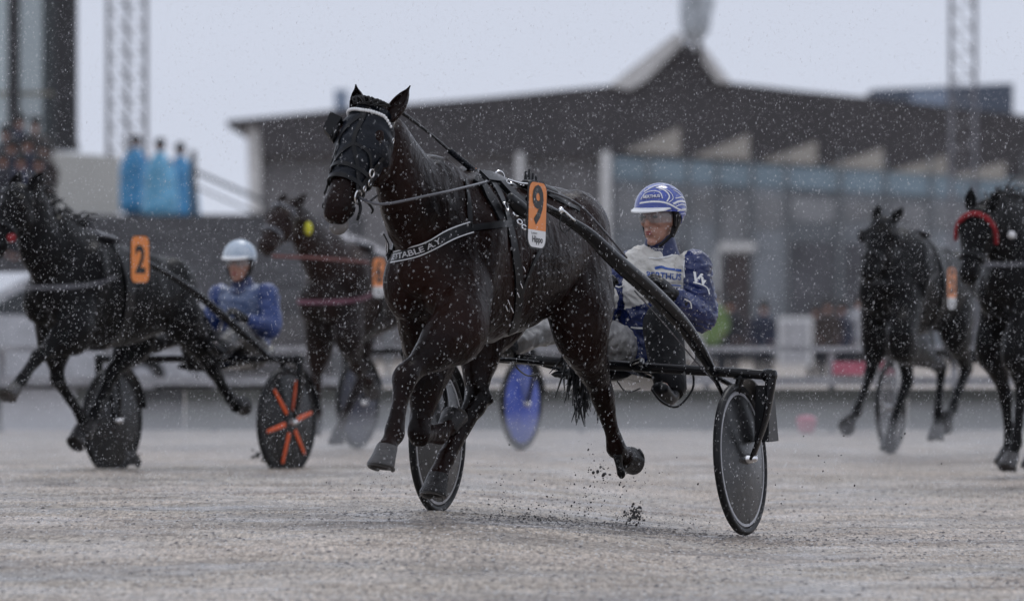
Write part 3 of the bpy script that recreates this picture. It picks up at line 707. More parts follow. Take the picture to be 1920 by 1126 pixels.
def make_sulky(fr, label, wl, wr, bar_l, bar_r, shaftL, shaftR, style, r=.35, seat_a=-.75, seat_c=.80, camL=0., camR=0., fork_m=m_carb, group=None, styles=None):
    root = thing('sulky', label, 'sulky', fr.M, group)
    st = styles or (style, style)
    make_wheel(fr, root, wl, r, st[0], camL); make_wheel(fr, root, wr, r, st[1], camR)
    bl, brr = V(bar_l), V(bar_r)
    obj('crossbar', MB().tube([bl, lerp(bl, brr, .5) + V((0, 0, -.0)), brr], .023, n=14), m_carb, root)
    for wc, end, s_ in ((V(wl), bl, -1), (V(wr), brr, 1)):
        fk = MB(); inn = lerp(end, (bl + brr) / 2, .16)
        fk.loft([(end, .028, .03), (lerp(end, wc, .5) + V((0, s_ * .05, 0)), .013, .034), (wc + V((0, s_ * .055, 0)), .012, .024)], side=(0, 1, 0), n=12)
        fk.loft([(inn, .02, .02), (lerp(inn, wc, .55) + V((.0, -s_ * .05, .0)), .010, .026), (wc - V((0, s_ * .05, 0)), .010 if fork_m != m_white else .018, .016 if fork_m != m_white else .022)], side=(0, 1, 0), n=12)
        fk.tube([end + V((0, -s_ * .03, .0)), end + V((0, s_ * .012, 0))], .03, n=14)
        obj('fork', fk, fork_m, root)
        mg = MB(); vs = []; fs = []; K = 14
        for k in range(K + 1):
            a = R(168 - 78 * k / K); d = V((math.cos(a), 0, math.sin(a)))
            for off, rr in ((-.034, r + .02), (.034, r + .02), (.034, r + .026), (-.034, r + .026)): vs.append(wc + d * rr + V((0, off, 0)))
        for k in range(K):
            for q in range(4): fs.append((k * 4 + q, k * 4 + (q + 1) % 4, k * 4 + 4 + (q + 1) % 4, k * 4 + 4 + q))
        fs += [(0, 1, 2, 3), (K * 4 + 3, K * 4 + 2, K * 4 + 1, K * 4)]
        mg.add(vs, fs); obj('mudguard', mg, m_lea, root)
    for pts, rr in (shaftL, shaftR): obj('shaft', MB().tube(pts, rr, n=14, sub=6), m_carb, root)
    mid = lerp(bl, brr, .5)
    s0 = V((seat_a, 0, seat_c))
    se = MB(); se.loft([(s0 + V((-.18, 0, .03)), .12, .03), (s0 + V((-.10, 0, -.02)), .17, .035), (s0 + V((.06, 0, -.02)), .16, .03), (s0 + V((.17, 0, 0)), .08, .02)], n=18)
    obj('seat', se, m_lea, root)
    sf = MB()
    for s_ in (-1, 1):
        sf.tube([mid + V((0, s_ * .22, 0)), lerp(mid, s0, .5) + V((0, s_ * .17, -.05)), s0 + V((0, s_ * .10, -.06)), s0 + V((-.15, s_ * .08, -.02))], .015, n=8)
        sf.tube([mid + V((0.02, s_ * .22, 0)), V((.22, s_ * .34, mid.z + .02)), V((.30, s_ * .36, mid.z + .0))], .011, n=8)
    sf.tube([s0 + V((-.1, -.1, -.05)), s0 + V((-.1, .1, -.05))], .014, n=8)
    sf.loft([(mid + V((-.05, 0, -.05)), .20, .03), (s0 + V((.15, 0, -.08)), .16, .035), (s0 + V((-.02, 0, -.07)), .10, .03)], n=14)
    obj('seat_frame', sf, m_carb, root)
    return root, s0

FS = Frame(1103, 40.29, 20)
LS = FS.L
wl = LS(820, 821, -.757); wr = LS(1388, 861, .757)
barl = V((-.0, -.90, LS(760, 660, -.9).z)); barr = LS(1446, 703, .90)
shL = ([LS(990, 372, .27), LS(1015, 384, .28), LS(1045, 401, .31), LS(1073, 418, .35), LS(1108, 443, .40), LS(1152, 486, .45), LS(1206, 533, .50), LS(1253, 579, .54), LS(1285, 615, .57), LS(1313, 657, .60), LS(1338, 700, .63)],
       [.014, .016, .019, .023, .030, .037, .040, .040, .036, .030, .019])
pm = [V((p.x, -p.y, p.z + .05)) for p in shL[0]]
sulky, s0 = make_sulky(FS, 'black sulky with smoked disc wheels behind the horse numbered nine', wl, wr, barl, barr, shL, (pm, shL[1]), 'smoke', camR=.07, seat_a=-.90, seat_c=.795)
ex = MB()
ex.tube([LS(1340, 705, .62), LS(1372, 722, .66), LS(1398, 742, .68), LS(1412, 790, .69), LS(1409, 818, .70)], [.014, .012, .012, .011, .010], n=10)
ex.tube([LS(1335, 700, .62), LS(1348, 725, .63), LS(1360, 752, .64)], [.013, .010, .009], n=10)
obj('shaft_brace', ex, m_carb, sulky)
ex = MB(); ex.tube([LS(1300, 702, .5), LS(1298, 730, .5), LS(1270, 762, .45), LS(1240, 752, .4), LS(1222, 730, .38)], .0055, n=8)
ex.tube([LS(962, 672, -.45), LS(970, 690, -.45), LS(990, 704, -.45), LS(1010, 700, -.43)], .004, n=8)
ex.tube([LS(1158, 715, .1), LS(1175, 735, .1), LS(1200, 728, .12)], .004, n=8)
ex.tube([LS(1052, 405, .33), LS(1050, 425, .33), LS(1060, 436, .33), LS(1075, 420, .36)], .003, n=6)
obj('cable', ex, m_black, sulky)
ex = MB(); P1 = [LS(1055, 405, .425), LS(1190, 540, .535), LS(1270, 632, .585), LS(1345, 722, .635)]
ex.tube([LS(1190, 545, .53), LS(1250, 612, .565), LS(1300, 672, .60), LS(1342, 718, .635)], .0035, n=6); obj('shaft_trim', ex, m_greyst, sulky)
ex = MB(); ex.ell(LS(1052, 394, .34), (.016, .012, .016)); ex.tube([LS(1050, 394, .34), LS(1060, 398, .34), LS(1078, 414, .37)], [.010, .006, .005], n=8)
obj('shaft_coupling', ex, m_chr, sulky)
fp = MB(); a = wr + V((0, 0, 0))
fp.prism([LS(1444, 722, .86), LS(1452, 735, .86), LS(1460, 826, .86), LS(1441, 828, .86)], (0, -.07, 0)); obj('mud_flap', fp, m_lea, sulky)

# ------------------------------------------------------------------ driver builder (local x forward, y left, z up from the hips)
def make_hand(mb, c, d, palm_n, side, r=1.0):
    """gloved fist closed round a rein: palm plus five bent fingers"""
    c, d, pn = V(c), V(d).normalized(), V(palm_n).normalized(); pn = (pn - d * pn.dot(d)).normalized(); s_ = d.cross(pn) * side
    mb.loft([(c - d * .055, .036, .030), (c, .048, .028), (c + d * .045, .047, .022)], side=s_, n=12)
    for k, ln in enumerate((.040, .046, .043, .034)):
        b0 = c + d * .045 + s_ * (.032 - .021 * k)
        q = [b0, b0 + d * ln * .75 + pn * .008, b0 + d * ln * .85 + pn * .036, b0 + d * ln * .15 + pn * .046]
        mb.tube(q, [.0105, .0100, .0092, .0080], n=8, sub=3)
    t0 = c + s_ * .035 - d * .015
    mb.tube([t0, t0 + s_ * .018 + d * .025 + pn * .015, t0 + d * .055 + pn * .038], [.013, .011, .009], n=8, sub=3)
def make_driver(M, label, J, cols, helmet_cols, yaw=18, vox=.007, group=None, detail=True):
    root = thing('person', label, 'person', M, group)
    hipc = V((0, 0, 0)); nk = V(J['neck']); hd = V(J['head']); ch = V(J['chest'])
    m_skin = mat('skin', (.42, .22, .16), .5, var=.1, vs=30)
    a = R(yaw); hf = V((math.cos(a), -math.sin(a), -.03)).normalized(); hl_ = V((math.sin(a), math.cos(a), 0)); hu = hf.cross(hl_)
    HBs = Matrix((hf, hl_, hu)).transposed()
    def torso(mb, g):
        mb.loft([(hipc + V((-.02, 0, -.06)), .15 + g, .12 + g), (hipc + V((-.03, 0, .06)), .155 + g, .12 + g), (lerp(hipc, ch, .6) + V((-.02, 0, 0)), .15 + g, .115 + g), (ch + V((-.01, 0, -.02)), .175 + g, .125 + g), (ch + (nk - ch) * .6, .165 + g, .10 + g), (nk + V((0, 0, -.02)), .085 + g, .07 + g)], side=(0, 1, 0), n=22)
        for s_ in ('L', 'R'): mb.ell(V(J['sh' + s_]) + V((0, 0, -.005)), (.07 + g, .07 + g, .068 + g))
    def arm(mb, g, s_, hand=False):
        A, E, Wr, Hn = [V(J[k + s_]) for k in ('sh', 'el', 'wr', 'ha')]
        mb.loft([(A, .060 + g, .062 + g), (lerp(A, E, .5), .052 + g * 1.2, .054 + g * 1.2), (E, .044 + g * 1.5, .046 + g * 1.5), (lerp(E, Wr, .4), .042 + g * 1.2, .042 + g * 1.2), (Wr, .028 + g, .030 + g)], side=(0, 0, 1), n=14)
        if hand: mb.loft([(Wr, .027, .027), (Hn, .026, .012), (lerp(Wr, Hn, 1.3), .02, .008)], n=10)
    def leg(mb, g, s_, foot=False):
        y = .1 if s_ == 'L' else -.1; Hp = V((0, y, -.03)); K, Fo = V(J['kn' + s_]), V(J['fo' + s_])
        mb.loft([(Hp, .09 + g, .10 + g), (lerp(Hp, K, .5), .075 + g, .078 + g), (K, .055 + g, .06 + g), (lerp(K, Fo, .35), .052 + g, .056 + g), (Fo, .036 + g * 1.4, .04 + g * 1.4)], side=(0, 1, 0), n=16)
        if foot: mb.loft([(Fo, .036, .036), (Fo + V((.05, 0, -.03)), .036, .03), (Fo + V((.14, 0, .02)), .034, .02)], n=10)
    b = MB(); torso(b, 0)
    for s_ in 'LR': arm(b, 0, s_, True); leg(b, 0, s_, True)
    b.loft([(nk - V((0, 0, .05)), .06, .065), (nk + V((.0, 0, .04)), .055, .06), (hd + V((0, 0, -.07)), .052, .06)], n=14)
    b.ell(hd + hu * .02, (.092, .072, .105), HBs)
    b.ell(hd + hf * .035 - hu * .045, (.055, .052, .065), HBs); b.ell(hd + hf * .068 - hu * .098, (.022, .024, .017), HBs)     # jaw, chin
    b.loft([(hd + hf * .085 + hu * .03, .009, .010), (hd + hf * .108 - hu * .012, .012, .014), (hd + hf * .100 - hu * .022, .016, .008)], side=hl_, n=10)
    b.ell(hd + hf * .082 + hu * .048, (.014, .05, .012), HBs)
    for s_ in (-1, 1):
        b.ell(hd + hf * .062 + hl_ * s_ * .04 - hu * .008, (.022, .02, .018), HBs); b.ell(hd + hl_ * s_ * .074 - hf * .005, (.018, .010, .03), HBs)
    b.ell(hd + hf * .086 - hu * .048, (.012, .024, .006), HBs); b.ell(hd + hf * .085 - hu * .060, (.012, .020, .007), HBs)
    obj_b = voxel('body', b, vox, m_skin, root, smooth=2)
    if detail:
        lp = MB(); lp.ell(hd + hf * .093 - hu * .049, (.006, .021, .0045), HBs); lp.ell(hd + hf * .091 - hu * .0585, (.0065, .018, .0055), HBs); obj('lips', lp, mat('lips', (.30, .07, .07), .4), root)
        for s_ in (-1, 1):
            obj('eye', MB().ell(hd + hf * .080 + hl_ * s_ * .030 + hu * .022, (.010, .012, .007), HBs), mat('eye_dark', (.03, .02, .015), .1), root)
    # jacket with sleeves
    j = MB(); torso(j, .020)
    for s_ in 'LR': arm(j, .016, s_)
    def crease(co):
        return .011 * noise.noise(co * 10) + .009 * (1 - abs(noise.noise(V((co.x * 16, co.y * 16, co.z * 34 + co.y * 12)))) * 2)
    shL_, shR_ = V(J['shL']), V(J['shR'])
    def mf(c, n_):
        if cols['yoke'] is None: return 0
        if c.z > ch.z - .10 + .03 * math.sin(c.y * 9) and shR_.y + .035 < c.y < shL_.y - .02 and c.z < nk.z + .2: return 1
        return 0
    jk = voxel('jacket', j, vox, [cols['jacket'], cols['yoke'] or cols['jacket']], root, smooth=3, disp=crease, mfun=mf)
    cl = MB(); cl.loft([(nk + V((-.005, 0, -.035)), .100, .092), (nk + V((0, 0, .0)), .086, .078), (nk + V((.008, 0, .05)), .074, .072), (nk + V((.010, 0, .066)), .070, .068)], n=24)
    obj('collar', cl, cols['collar'], jk)
    t = MB(); [leg(t, .018, s_) for s_ in 'LR']; t.loft([((-.02, 0, -.08), .165, .135), ((-.03, 0, .03), .165, .13)], n=18)
    tr = voxel('trousers', t, vox, cols['trousers'], root, smooth=3, disp=lambda co: .012 * noise.noise(co * 14) + .008 * noise.noise(co * 30))
    for s_ in 'LR':
        bt = MB(); Fo = V(J['fo' + s_]); K = V(J['kn' + s_])
        bt.loft([(lerp(Fo, K, .18), .05, .052), (Fo, .046, .05), (Fo + V((.05, 0, -.035)), .044, .042), (Fo + V((.16, 0, .01)), .042, .030)], n=14); obj('boot', bt, m_lea, root)
        if cols.get('gaiter') and s_ == 'L':
            ga = MB(); ga.loft([(lerp(K, V((0, .1, -.03)), .12), .05, .05), (K + V((.0, 0, .01)), .090, .094), (lerp(K, Fo, .4), .092, .094), (lerp(K, Fo, 1.0), .074, .078)], n=18); obj('gaiter', ga, mat('black_gaiter', (.004, .004, .005), .55, spec=.12, bump=.5, bs=18), root)
        gl = MB(); Wr, Hn = V(J['wr' + s_]), V(J['ha' + s_]); d = (Hn - Wr)
        make_hand(gl, Hn, d, (.1, -.6 if s_ == 'L' else .6, -.5), 1 if s_ == 'L' else -1)
        gl.loft([(lerp(Wr, Hn, -.45), .044, .044), (lerp(Wr, Hn, .1), .038, .036), (lerp(Wr, Hn, .5), .034, .028)], n=12)
        voxel('glove', gl, .0045, m_lea, root, smooth=1)
    # helmet: shell, peak, straps
    hc = hd + hu * .060 - hf * .010
    vs = []; fs = []; nth, nph = 30, 14
    for lay, g in ((0, 0), (1, -.022)):
        for jx in range(nph + 1):
            for k in range(nth):
                an = 2 * math.pi * k / nth; lim = 96 + 34 * (1 - smooth(-.75, .25, math.cos(an))); ph = R(lim) * jx / nph
                vs.append(hc + hf * (.138 + g) * math.sin(ph) * math.cos(an) + hl_ * (.116 + g) * math.sin(ph) * math.sin(an) + hu * (.122 + g) * math.cos(ph))
    n1 = (nph + 1) * nth
    for jx in range(nph):
        for k in range(nth):
            a_, b_ = jx * nth + k, jx * nth + (k + 1) % nth
            fs.append((a_, a_ + nth, b_ + nth, b_)); fs.append((n1 + a_, n1 + b_, n1 + b_ + nth, n1 + a_ + nth))
    for k in range(nth):
        a_, b_ = nph * nth + k, nph * nth + (k + 1) % nth; fs.append((a_, n1 + a_, n1 + b_, b_))
    he = obj('helmet', MB().add(vs, fs), helmet_cols[0], root)
    pk = MB(); vs = []; fs = []; K = 16
    for k in range(K + 1):
        an = R(-62 + 124 * k / K); ext = .042 * math.cos(an * 1.25) ** .6 if abs(an) < R(60) else .0
        base = hc + hf * .137 * math.cos(an) + hl_ * .117 * math.sin(an) + hu * .006
        tip = base + hf * ext - hu * ext * .42
        vs += [base, tip, tip - hu * .006, base - hu * .010]
    for k in range(K):
        for q in range(4): fs.append((k * 4 + q, k * 4 + (q + 1) % 4, k * 4 + 4 + (q + 1) % 4, k * 4 + 4 + q))
    obj('peak', MB().add(vs, fs), helmet_cols[1], he)
    st = MB()
    for s_ in (-1, 1):
        st.tube([hc + hl_ * s_ * .100 + hf * .03 - hu * .0, hd + hl_ * s_ * .078 + hf * .0 - hu * .05, hd + hf * .045 + hl_ * s_ * .03 - hu * .116], [.010, .009, .008], n=6)
        st.loft([(hc + hl_ * s_ * .095 - hf * .01, .012, .035), (hc + hl_ * s_ * .088 - hu * .05 - hf * .015, .012, .03), (hd + hl_ * s_ * .07 - hu * .07, .012, .014)], side=hl_, n=12)
    obj('chin_strap', st, m_lea, he)
    if detail:
        gg = MB(); vs = []; fs = []; K = 20
        for k in range(K + 1):
            an = R(-85 + 170 * k / K); nose = max(0, 1 - abs(an) / R(14))
            for i_, (z, rad) in enumerate(((.050, .094), (.022, .100), (-.006 + .016 * nose, .094))):
                vs.append(hd + hf * (rad * math.cos(an) + .012) + hl_ * (rad - .012) * math.sin(an) + hu * z)
        for k in range(K):
            for q in (0, 1): fs.append((k * 3 + q, k * 3 + q + 1, k * 3 + 4 + q, k * 3 + 3 + q))
        obj('goggles', MB().add(vs, fs), mat('goggle_lens', (.35, .37, .38), .08, alpha=.42, spec=.8, coat=1), root)
        gs = MB()
        for z, rr in ((.052, .095),):
            gs.tube([hd + hf * (rr * math.cos(R(q)) + .012) + hl_ * (rr - .011) * math.sin(R(q)) + hu * z for q in range(-85, 86, 17)], .005, n=6)
        obj('goggle_frame', gs, m_greyst, root)
    return dict(root=root, jacket=jk, helmet=he, body=obj_b, trousers=tr, hd=hd, M=M, hc=hc, hf=hf, hl=hl_, hu=hu)

m_navy = mat('wet_blue_silk', (.011, .021, .095), .26, var=.35, vs=9, bump=.7, bs=22)
m_cream = mat('cream_silk', (.62, .60, .56), .45, var=.10, vs=9, bump=.7, bs=20)
m_trous = mat('muddy_white_waterproof', (.40, .39, .38), .35, var=.35, vs=9, bump=.7, bs=20)
m_coll = mat('navy_collar', (.012, .022, .09), .4, bump=.3, bs=50)
m_helb = mat('blue_helmet_shell', (.035, .065, .33), .14, var=.15, vs=14, coat=.6)
JH = dict(chest=(-.02, .01, .31), neck=(.0, .045, .455), head=(.035, .05, .60), shL=(-.01, .205, .375), elL=(.05, .275, .145), wrL=(.27, .215, .235), haL=(.335, .18, .29),
          shR=(.0, -.15, .355), elR=(.09, -.24, .125), wrR=(.29, -.12, .25), haR=(.36, -.10, .29), knL=(.43, .20, .115), foL=(.62, .31, -.19), knR=(.52, -.24, .13), foR=(.93, -.37, .03))
MD = FS.M @ Matrix.Translation((s0.x, 0, s0.z + .085))
DR = make_driver(MD, 'driver in blue and cream silks and blue helmet seated behind the horse numbered nine', JH,
                 dict(jacket=m_navy, yoke=m_cream, collar=m_coll, trousers=m_trous, gaiter=1), (m_helb, m_white), yaw=14, vox=.006)
def decal(hit_, parent, s, px, py, w, h, rot, m, name='lettering', bold=.02, off=.003):
    uv, tf = text_geo(s, bold); c, s_ = math.cos(R(rot)), math.sin(R(rot)); vv = []
    for u, v in uv:
        x, y = (u - .5) * w, -(v - .5) * h; vv.append(hit_(px + x * c - y * s_, py + x * s_ + y * c, off)[0])
    return obj(name, MB().add(vv, tf), m, parent, False)
def dribbon(hit_, parent, pts, w, m, name='stripe', off=.001, n=20):
    q = MB(); ribbon(q, hit_, pts, w, .0015, off, n); return obj(name, q, m, parent)
hj = Hit(DR['jacket'], MD); hh = Hit(DR['helmet'], MD)
def build_marks():
    j, h = DR['jacket'], DR['helmet']
    mb_ = mat('blue_print', (.03, .09, .35), .4, var=.1); mw = m_white
    dribbon(hj, j, [(1228, 503), (1240, 500), (1250, 504), (1278, 507)], .012, mb_, off=.002)
    decal(hj, j, 'BERTHUS', 1245, 517, 66, 12, 4, mb_)
    dribbon(hj, j, [(1226, 530), (1250, 534), (1278, 536)], .006, mb_, off=.002)
    decal(hj, j, 'W', 1313, 523, 32, 22, 14, mw, bold=.03)
    dribbon(hj, j, [(1300, 529), (1314, 533), (1326, 540), (1330, 552)], .006, mw)
    dribbon(hj, j, [(1284, 487), (1282, 500), (1284, 520)], .006, mw)
    dribbon(hj, j, [(1283, 560), (1294, 566), (1296, 578)], .006, mw)
    dribbon(hj, j, [(1183, 613), (1200, 615), (1222, 614)], .008, mw)
    dribbon(hj, j, [(1150, 534), (1160, 538), (1170, 534)], .006, mw)
    # collar script
    hcol = Hit([o for o in bpy.data.objects if o.parent == j and o.name.startswith('collar')][0], MD)
    col = [o for o in bpy.data.objects if o.parent == j and o.name.startswith('collar')][0]
    decal(hcol, col, 'Driny', 1234, 467, 20, 6, -2, mw, bold=.01)
    dribbon(hj, j, [(1217, 484), (1235, 484), (1255, 481), (1274, 470)], .007, mw, off=.004)
    # helmet art
    dribbon(hh, h, [(1200, 381), (1220, 378), (1245, 379), (1262, 386), (1275, 394), (1290, 392)], .008, mw)
    dribbon(hh, h, [(1200, 386), (1222, 383), (1245, 384), (1262, 392)], .004, m_helb)
    dribbon(hh, h, [(1202, 374), (1210, 362), (1225, 358), (1238, 361), (1242, 372)], .004, mw)
    dribbon(hh, h, [(1230, 352), (1246, 357), (1255, 368), (1250, 378)], .006, mw)
    dribbon(hh, h, [(1240, 352), (1256, 360), (1262, 372), (1254, 379)], .003, mw)
    dribbon(hh, h, [(1215, 353), (1235, 347), (1255, 348)], .010, mat('pale_lilac_paint', (.45, .5, .75), .2))
    dribbon(hh, h, [(1208, 360), (1226, 350), (1246, 346)], .006, mw)
    dribbon(hh, h, [(1258, 352), (1272, 358), (1284, 370)], .007, mat('pale_lilac_paint', (.45, .5, .75), .2))
    dribbon(hh, h, [(1266, 372), (1278, 370), (1288, 374)], .004, mw)
    dribbon(hh, h, [(1272, 402), (1284, 400), (1294, 406)], .005, mat('pale_lilac_paint', (.45, .5, .75), .2))
    dribbon(hh, h, [(1262, 382), (1275, 377), (1290, 380)], .009, mw)
    dribbon(hh, h, [(1266, 388), (1278, 383), (1293, 388)], .004, mw)
    dribbon(hh, h, [(1270, 396), (1284, 391), (1295, 398)], .004, mw)
    dribbon(hh, h, [(1262, 356), (1274, 364), (1284, 376)], .003, mw)
    dribbon(hh, h, [(1280, 362), (1290, 378), (1295, 395)], .004, mat('pale_lilac_paint', (.45, .5, .75), .2))
    q = MB(); ribbon(q, hh, [(1205, 371), (1222, 368), (1239, 367)], .019, .001, .002, 10); obj('badge', q, mat('dark_blue_badge', (.012, .03, .22), .3), h)
    decal(hh, h, 'BERTHUS', 1222, 369, 30, 5.5, -4, mw, bold=.015, off=.006)
build_marks()

# ------------------------------------------------------------------ other horses, local poses
def base_pose(ph=0):
    z = .03
    return dict(dz=z, neck=[(.55, 0, 1.43 + z), (.90, 0, 1.66 + z), (1.15, 0, 1.88)], poll=(1.20, 0, 1.90), muzzle=(1.48, 0, 1.42),
        foreL=[(.58, .17, 1.0), (.98, .13, .82), (1.16, .12, .58), (1.25, .12, .50), (1.30, .12, .42)],
        foreR=[(.60, -.17, .98), (.70, -.16, .57), (.44, -.16, .46), (.38, -.16, .40), (.33, -.16, .34)], foreRfw=(.6, 0, -.8),
        hindR=[(-.22, -.17, .95), (-.20, -.15, .55), (.10, -.16, .25), (.17, -.16, .15), (.19, -.16, .05)],
        hindL=[(-.55, .19, .92), (-.95, .17, .66), (-1.15, .17, .38), (-1.23, .17, .36), (-1.32, .17, .40)], hindLfw=(-.2, 0, -1))
def tack(I, fr, plate_at=None, num='', text=False, strapm=m_lea, bandm=m_lea, collar_z=1.28, pw=.2):
    root = I['root']; br = MB()
    head_ring(br, I, .66, .03, .008); obj('noseband', br, bandm, root); br = MB()
    head_ring(br, I, .12, .03, .010); obj('headband', br, bandm, root)
    # breast collar, saddle and girth as hoops round the trunk
    def hoop(x, z0, w, m, name, tilt=0.):
        q = MB(); fr_ = []
        t_ = BVHTree.FromPolygons([v.co for v in I['body'].data.vertices], [tuple(p.vertices) for p in I['body'].data.polygons])
        for k in range(41):
            a = 2 * math.pi * k / 40; d = V((0, math.cos(a), math.sin(a))); c = V((x + tilt * math.sin(a), 0, I['zs'](x, z0)))
            r_ = t_.ray_cast(c + d * .9, -d)
            p = r_[0] if r_[0] and abs(r_[0].y) < .42 else c + d * .3
            fr_.append((p + d * .006, d, V((1, 0, 0))))
        strip(q, fr_, w, .006); obj(name, q, m, root)
    hoop(.22, 1.30, .09, m_lea, 'girth')
    q = MB(); fr_ = []; t_ = BVHTree.FromPolygons([v.co for v in I['body'].data.vertices], [tuple(p.vertices) for p in I['body'].data.polygons])
    for k in range(41):
        a = R(-112 + 224 * k / 40); d = V((math.cos(a), math.sin(a), 0)); c = V((.45, 0, I['zs'](.45, collar_z) - .05 * math.cos(a) + .05))
        r_ = t_.ray_cast(c + d * 1.2, -d); p = r_[0] if r_[0] else c + d * .3
        fr_.append((p + d * .006, d, V((0, 0, 1))))
    strip(q, fr_, .034, .006); obj('breast_collar', q, strapm, root)
    s_ = MB(); zq = lambda x, z: (x, 0, I['zs'](x, z)); s_.loft([(zq(.36, 1.665), .14, .03), (zq(.25, 1.655), .17, .035), (zq(.14, 1.64), .13, .03)], n=14); s_.ring(zq(.25, 1.72), (1, 0, 0), .03, .005); obj('saddle', s_, m_greyst, root)
    if plate_at: plate(fr, root, plate_at[0], plate_at[1], .40, num, text, w=pw)

def team(fr, P, coat, label, slabel, sul, style, fork_m=m_carb, styles=None, wild=False, tk={}, driver=None, r=.35, dzbar=.0, half=.68, axle=-1.05):
    I = make_horse(fr, P, coat, .016, label, mane_wild=wild); tack(I, fr, **tk)
    if sul is False: return I, None
    fs_ = Frame(0, 1, 0); fs_.O = fr.M @ V((axle, 0, 0)); fs_.f = fr.f; fs_.l = fr.l; fs_.rz = fr.rz; fs_.M = Matrix.Translation(fs_.O) @ Matrix.Rotation(fr.rz, 4, 'Z')
    sh = [V((1.25, .36, 1.38)), V((.8, .40, 1.22)), V((.4, .47, 1.0)), V((.05, .56, .76))]; rr = [.016, .022, .028, .02]
    sk, s0_ = make_sulky(fs_, slabel, (0, -half, r), (0, half, r), (0, -half - .1, .75), (0, half + .1, .75), (sh, rr), ([V((p.x, -p.y, p.z)) for p in sh], rr), style, r=r, fork_m=fork_m, styles=styles, seat_a=-.55)
    if driver:
        Md = fs_.M @ Matrix.Translation((s0_.x, 0, s0_.z + .01)) @ Matrix.Scale(.92, 4); make_driver(Md, driver[0], JG, driver[1], driver[2], yaw=driver[3], vox=.011, detail=True)
    return I, fs_
JG = dict(chest=(-.02, 0, .31), neck=(.02, .0, .44), head=(.06, .0, .59), shL=(-.0, .19, .375), elL=(.06, .27, .145), wrL=(.27, .20, .20), haL=(.335, .17, .24),
          shR=(.0, -.19, .375), elR=(.06, -.27, .145), wrR=(.27, -.20, .20), haR=(.34, -.17, .24), knL=(.43, .22, .12), foL=(.80, .33, .02), knR=(.43, -.22, .12), foR=(.80, -.33, .02))
m_blu2 = mat('bright_blue_silk', (.013, .038, .16), .35, var=.3, bump=.3, bs=20)
m_helw = mat('pale_blue_white_helmet', (.34, .42, .52), .15, col2=(.6, .66, .72), vs=9)

# team numbered two (left)
F2 = Frame(215, 54.9, 30); P2 = base_pose(); L2 = F2.L
P2.update(neck=[(.50, 0, 1.30), (.86, .0, 1.50), L2(52, 362, 0)], poll=L2(38, 360, 0), muzzle=L2(-8, 470, 0),
    tk=.93, tsl=.10, foreL=[L2(140, 620, .17), L2(72, 668, .12), L2(40, 712, .12), L2(28, 728, .12), L2(16, 750, .12)],
    foreR=[L2(105, 640, -.16), L2(108, 710, -.16), L2(158, 790, -.17), L2(150, 806, -.17), L2(138, 826, -.17)], foreRfw=(.6, 0, -.8),
    hindR=[L2(250, 640, -.17), L2(210, 700, -.15), L2(176, 775, -.16), L2(168, 795, -.16), L2(160, 815, -.16)],
    hindL=[L2(345, 600, .2), L2(398, 690, .18), L2(432, 748, .18), L2(442, 758, .18), L2(455, 752, .18)])
I2, fs2 = team(F2, P2, m_coat_b, 'black racehorse at far left with blown mane and plate two', 'black sulky with orange barred wheels', True, 'orange', wild=True,
     tk=dict(plate_at=(261, 486), num='2', text=False, strapm=m_greyst, collar_z=1.30, pw=.22),
     driver=('driver in blue jacket and pale helmet beside the orange barred wheel', dict(jacket=m_blu2, yoke=mat('dusty_blue_silk', (.05, .085, .20), .4, col2=(.16, .20, .30), vs=14), collar=m_coll, trousers=mat('dark_waterproof', (.03, .028, .028), .4, var=.4)), (m_helw, m_white), -8), half=.66, axle=-1.0)
q = MB(); p = I2['surf'](.8, 88, .02)[0]; q.ell(p, (.03, .03, .03)); obj('red_bit_guard', q, m_red, I2['root'])
# brown horse and blue wheels
F3 = Frame(690, 65.5, 26); P3 = base_pose(); L3 = F3.L
P3.update(neck=[(.50, 0, 1.30), (.84, .0, 1.52), L3(545, 395, 0)], poll=L3(536, 392, 0), muzzle=L3(498, 468, -.02),
    tk=.94, tsl=.05, foreL=[L3(655, 630, .17), L3(670, 690, .14), L3(690, 712, .14), L3(694, 718, .14), L3(700, 726, .14)],
    foreR=[L3(600, 640, -.16), L3(592, 715, -.16), L3(596, 775, -.16), L3(594, 792, -.16), L3(590, 812, -.16)])
I3, fs3 = team(F3, P3, m_coat_br, 'brown bay racehorse with a yellow ear plug trotting behind the pale helmeted driver', 'sulky with one bright blue disc wheel and a mud-flecked one coloured dimmer for spray', True, 'blue', styles=('navy', 'blue'),
     tk=dict(plate_at=(709, 520), num='6', text=True, strapm=m_pink, collar_z=1.20, bandm=m_greyst), half=.70, axle=-1.2)
q = MB(); q.ell(L3(578, 428, .1), (.035, .03, .05)); obj('ear_plug', q, m_ybeige, I3['root'])
q = MB(); q.tube([L3(512, 480, .1), L3(600, 484, .2), L3(690, 492, .25)], .012); obj('rein', q, m_redst, I3['root'])
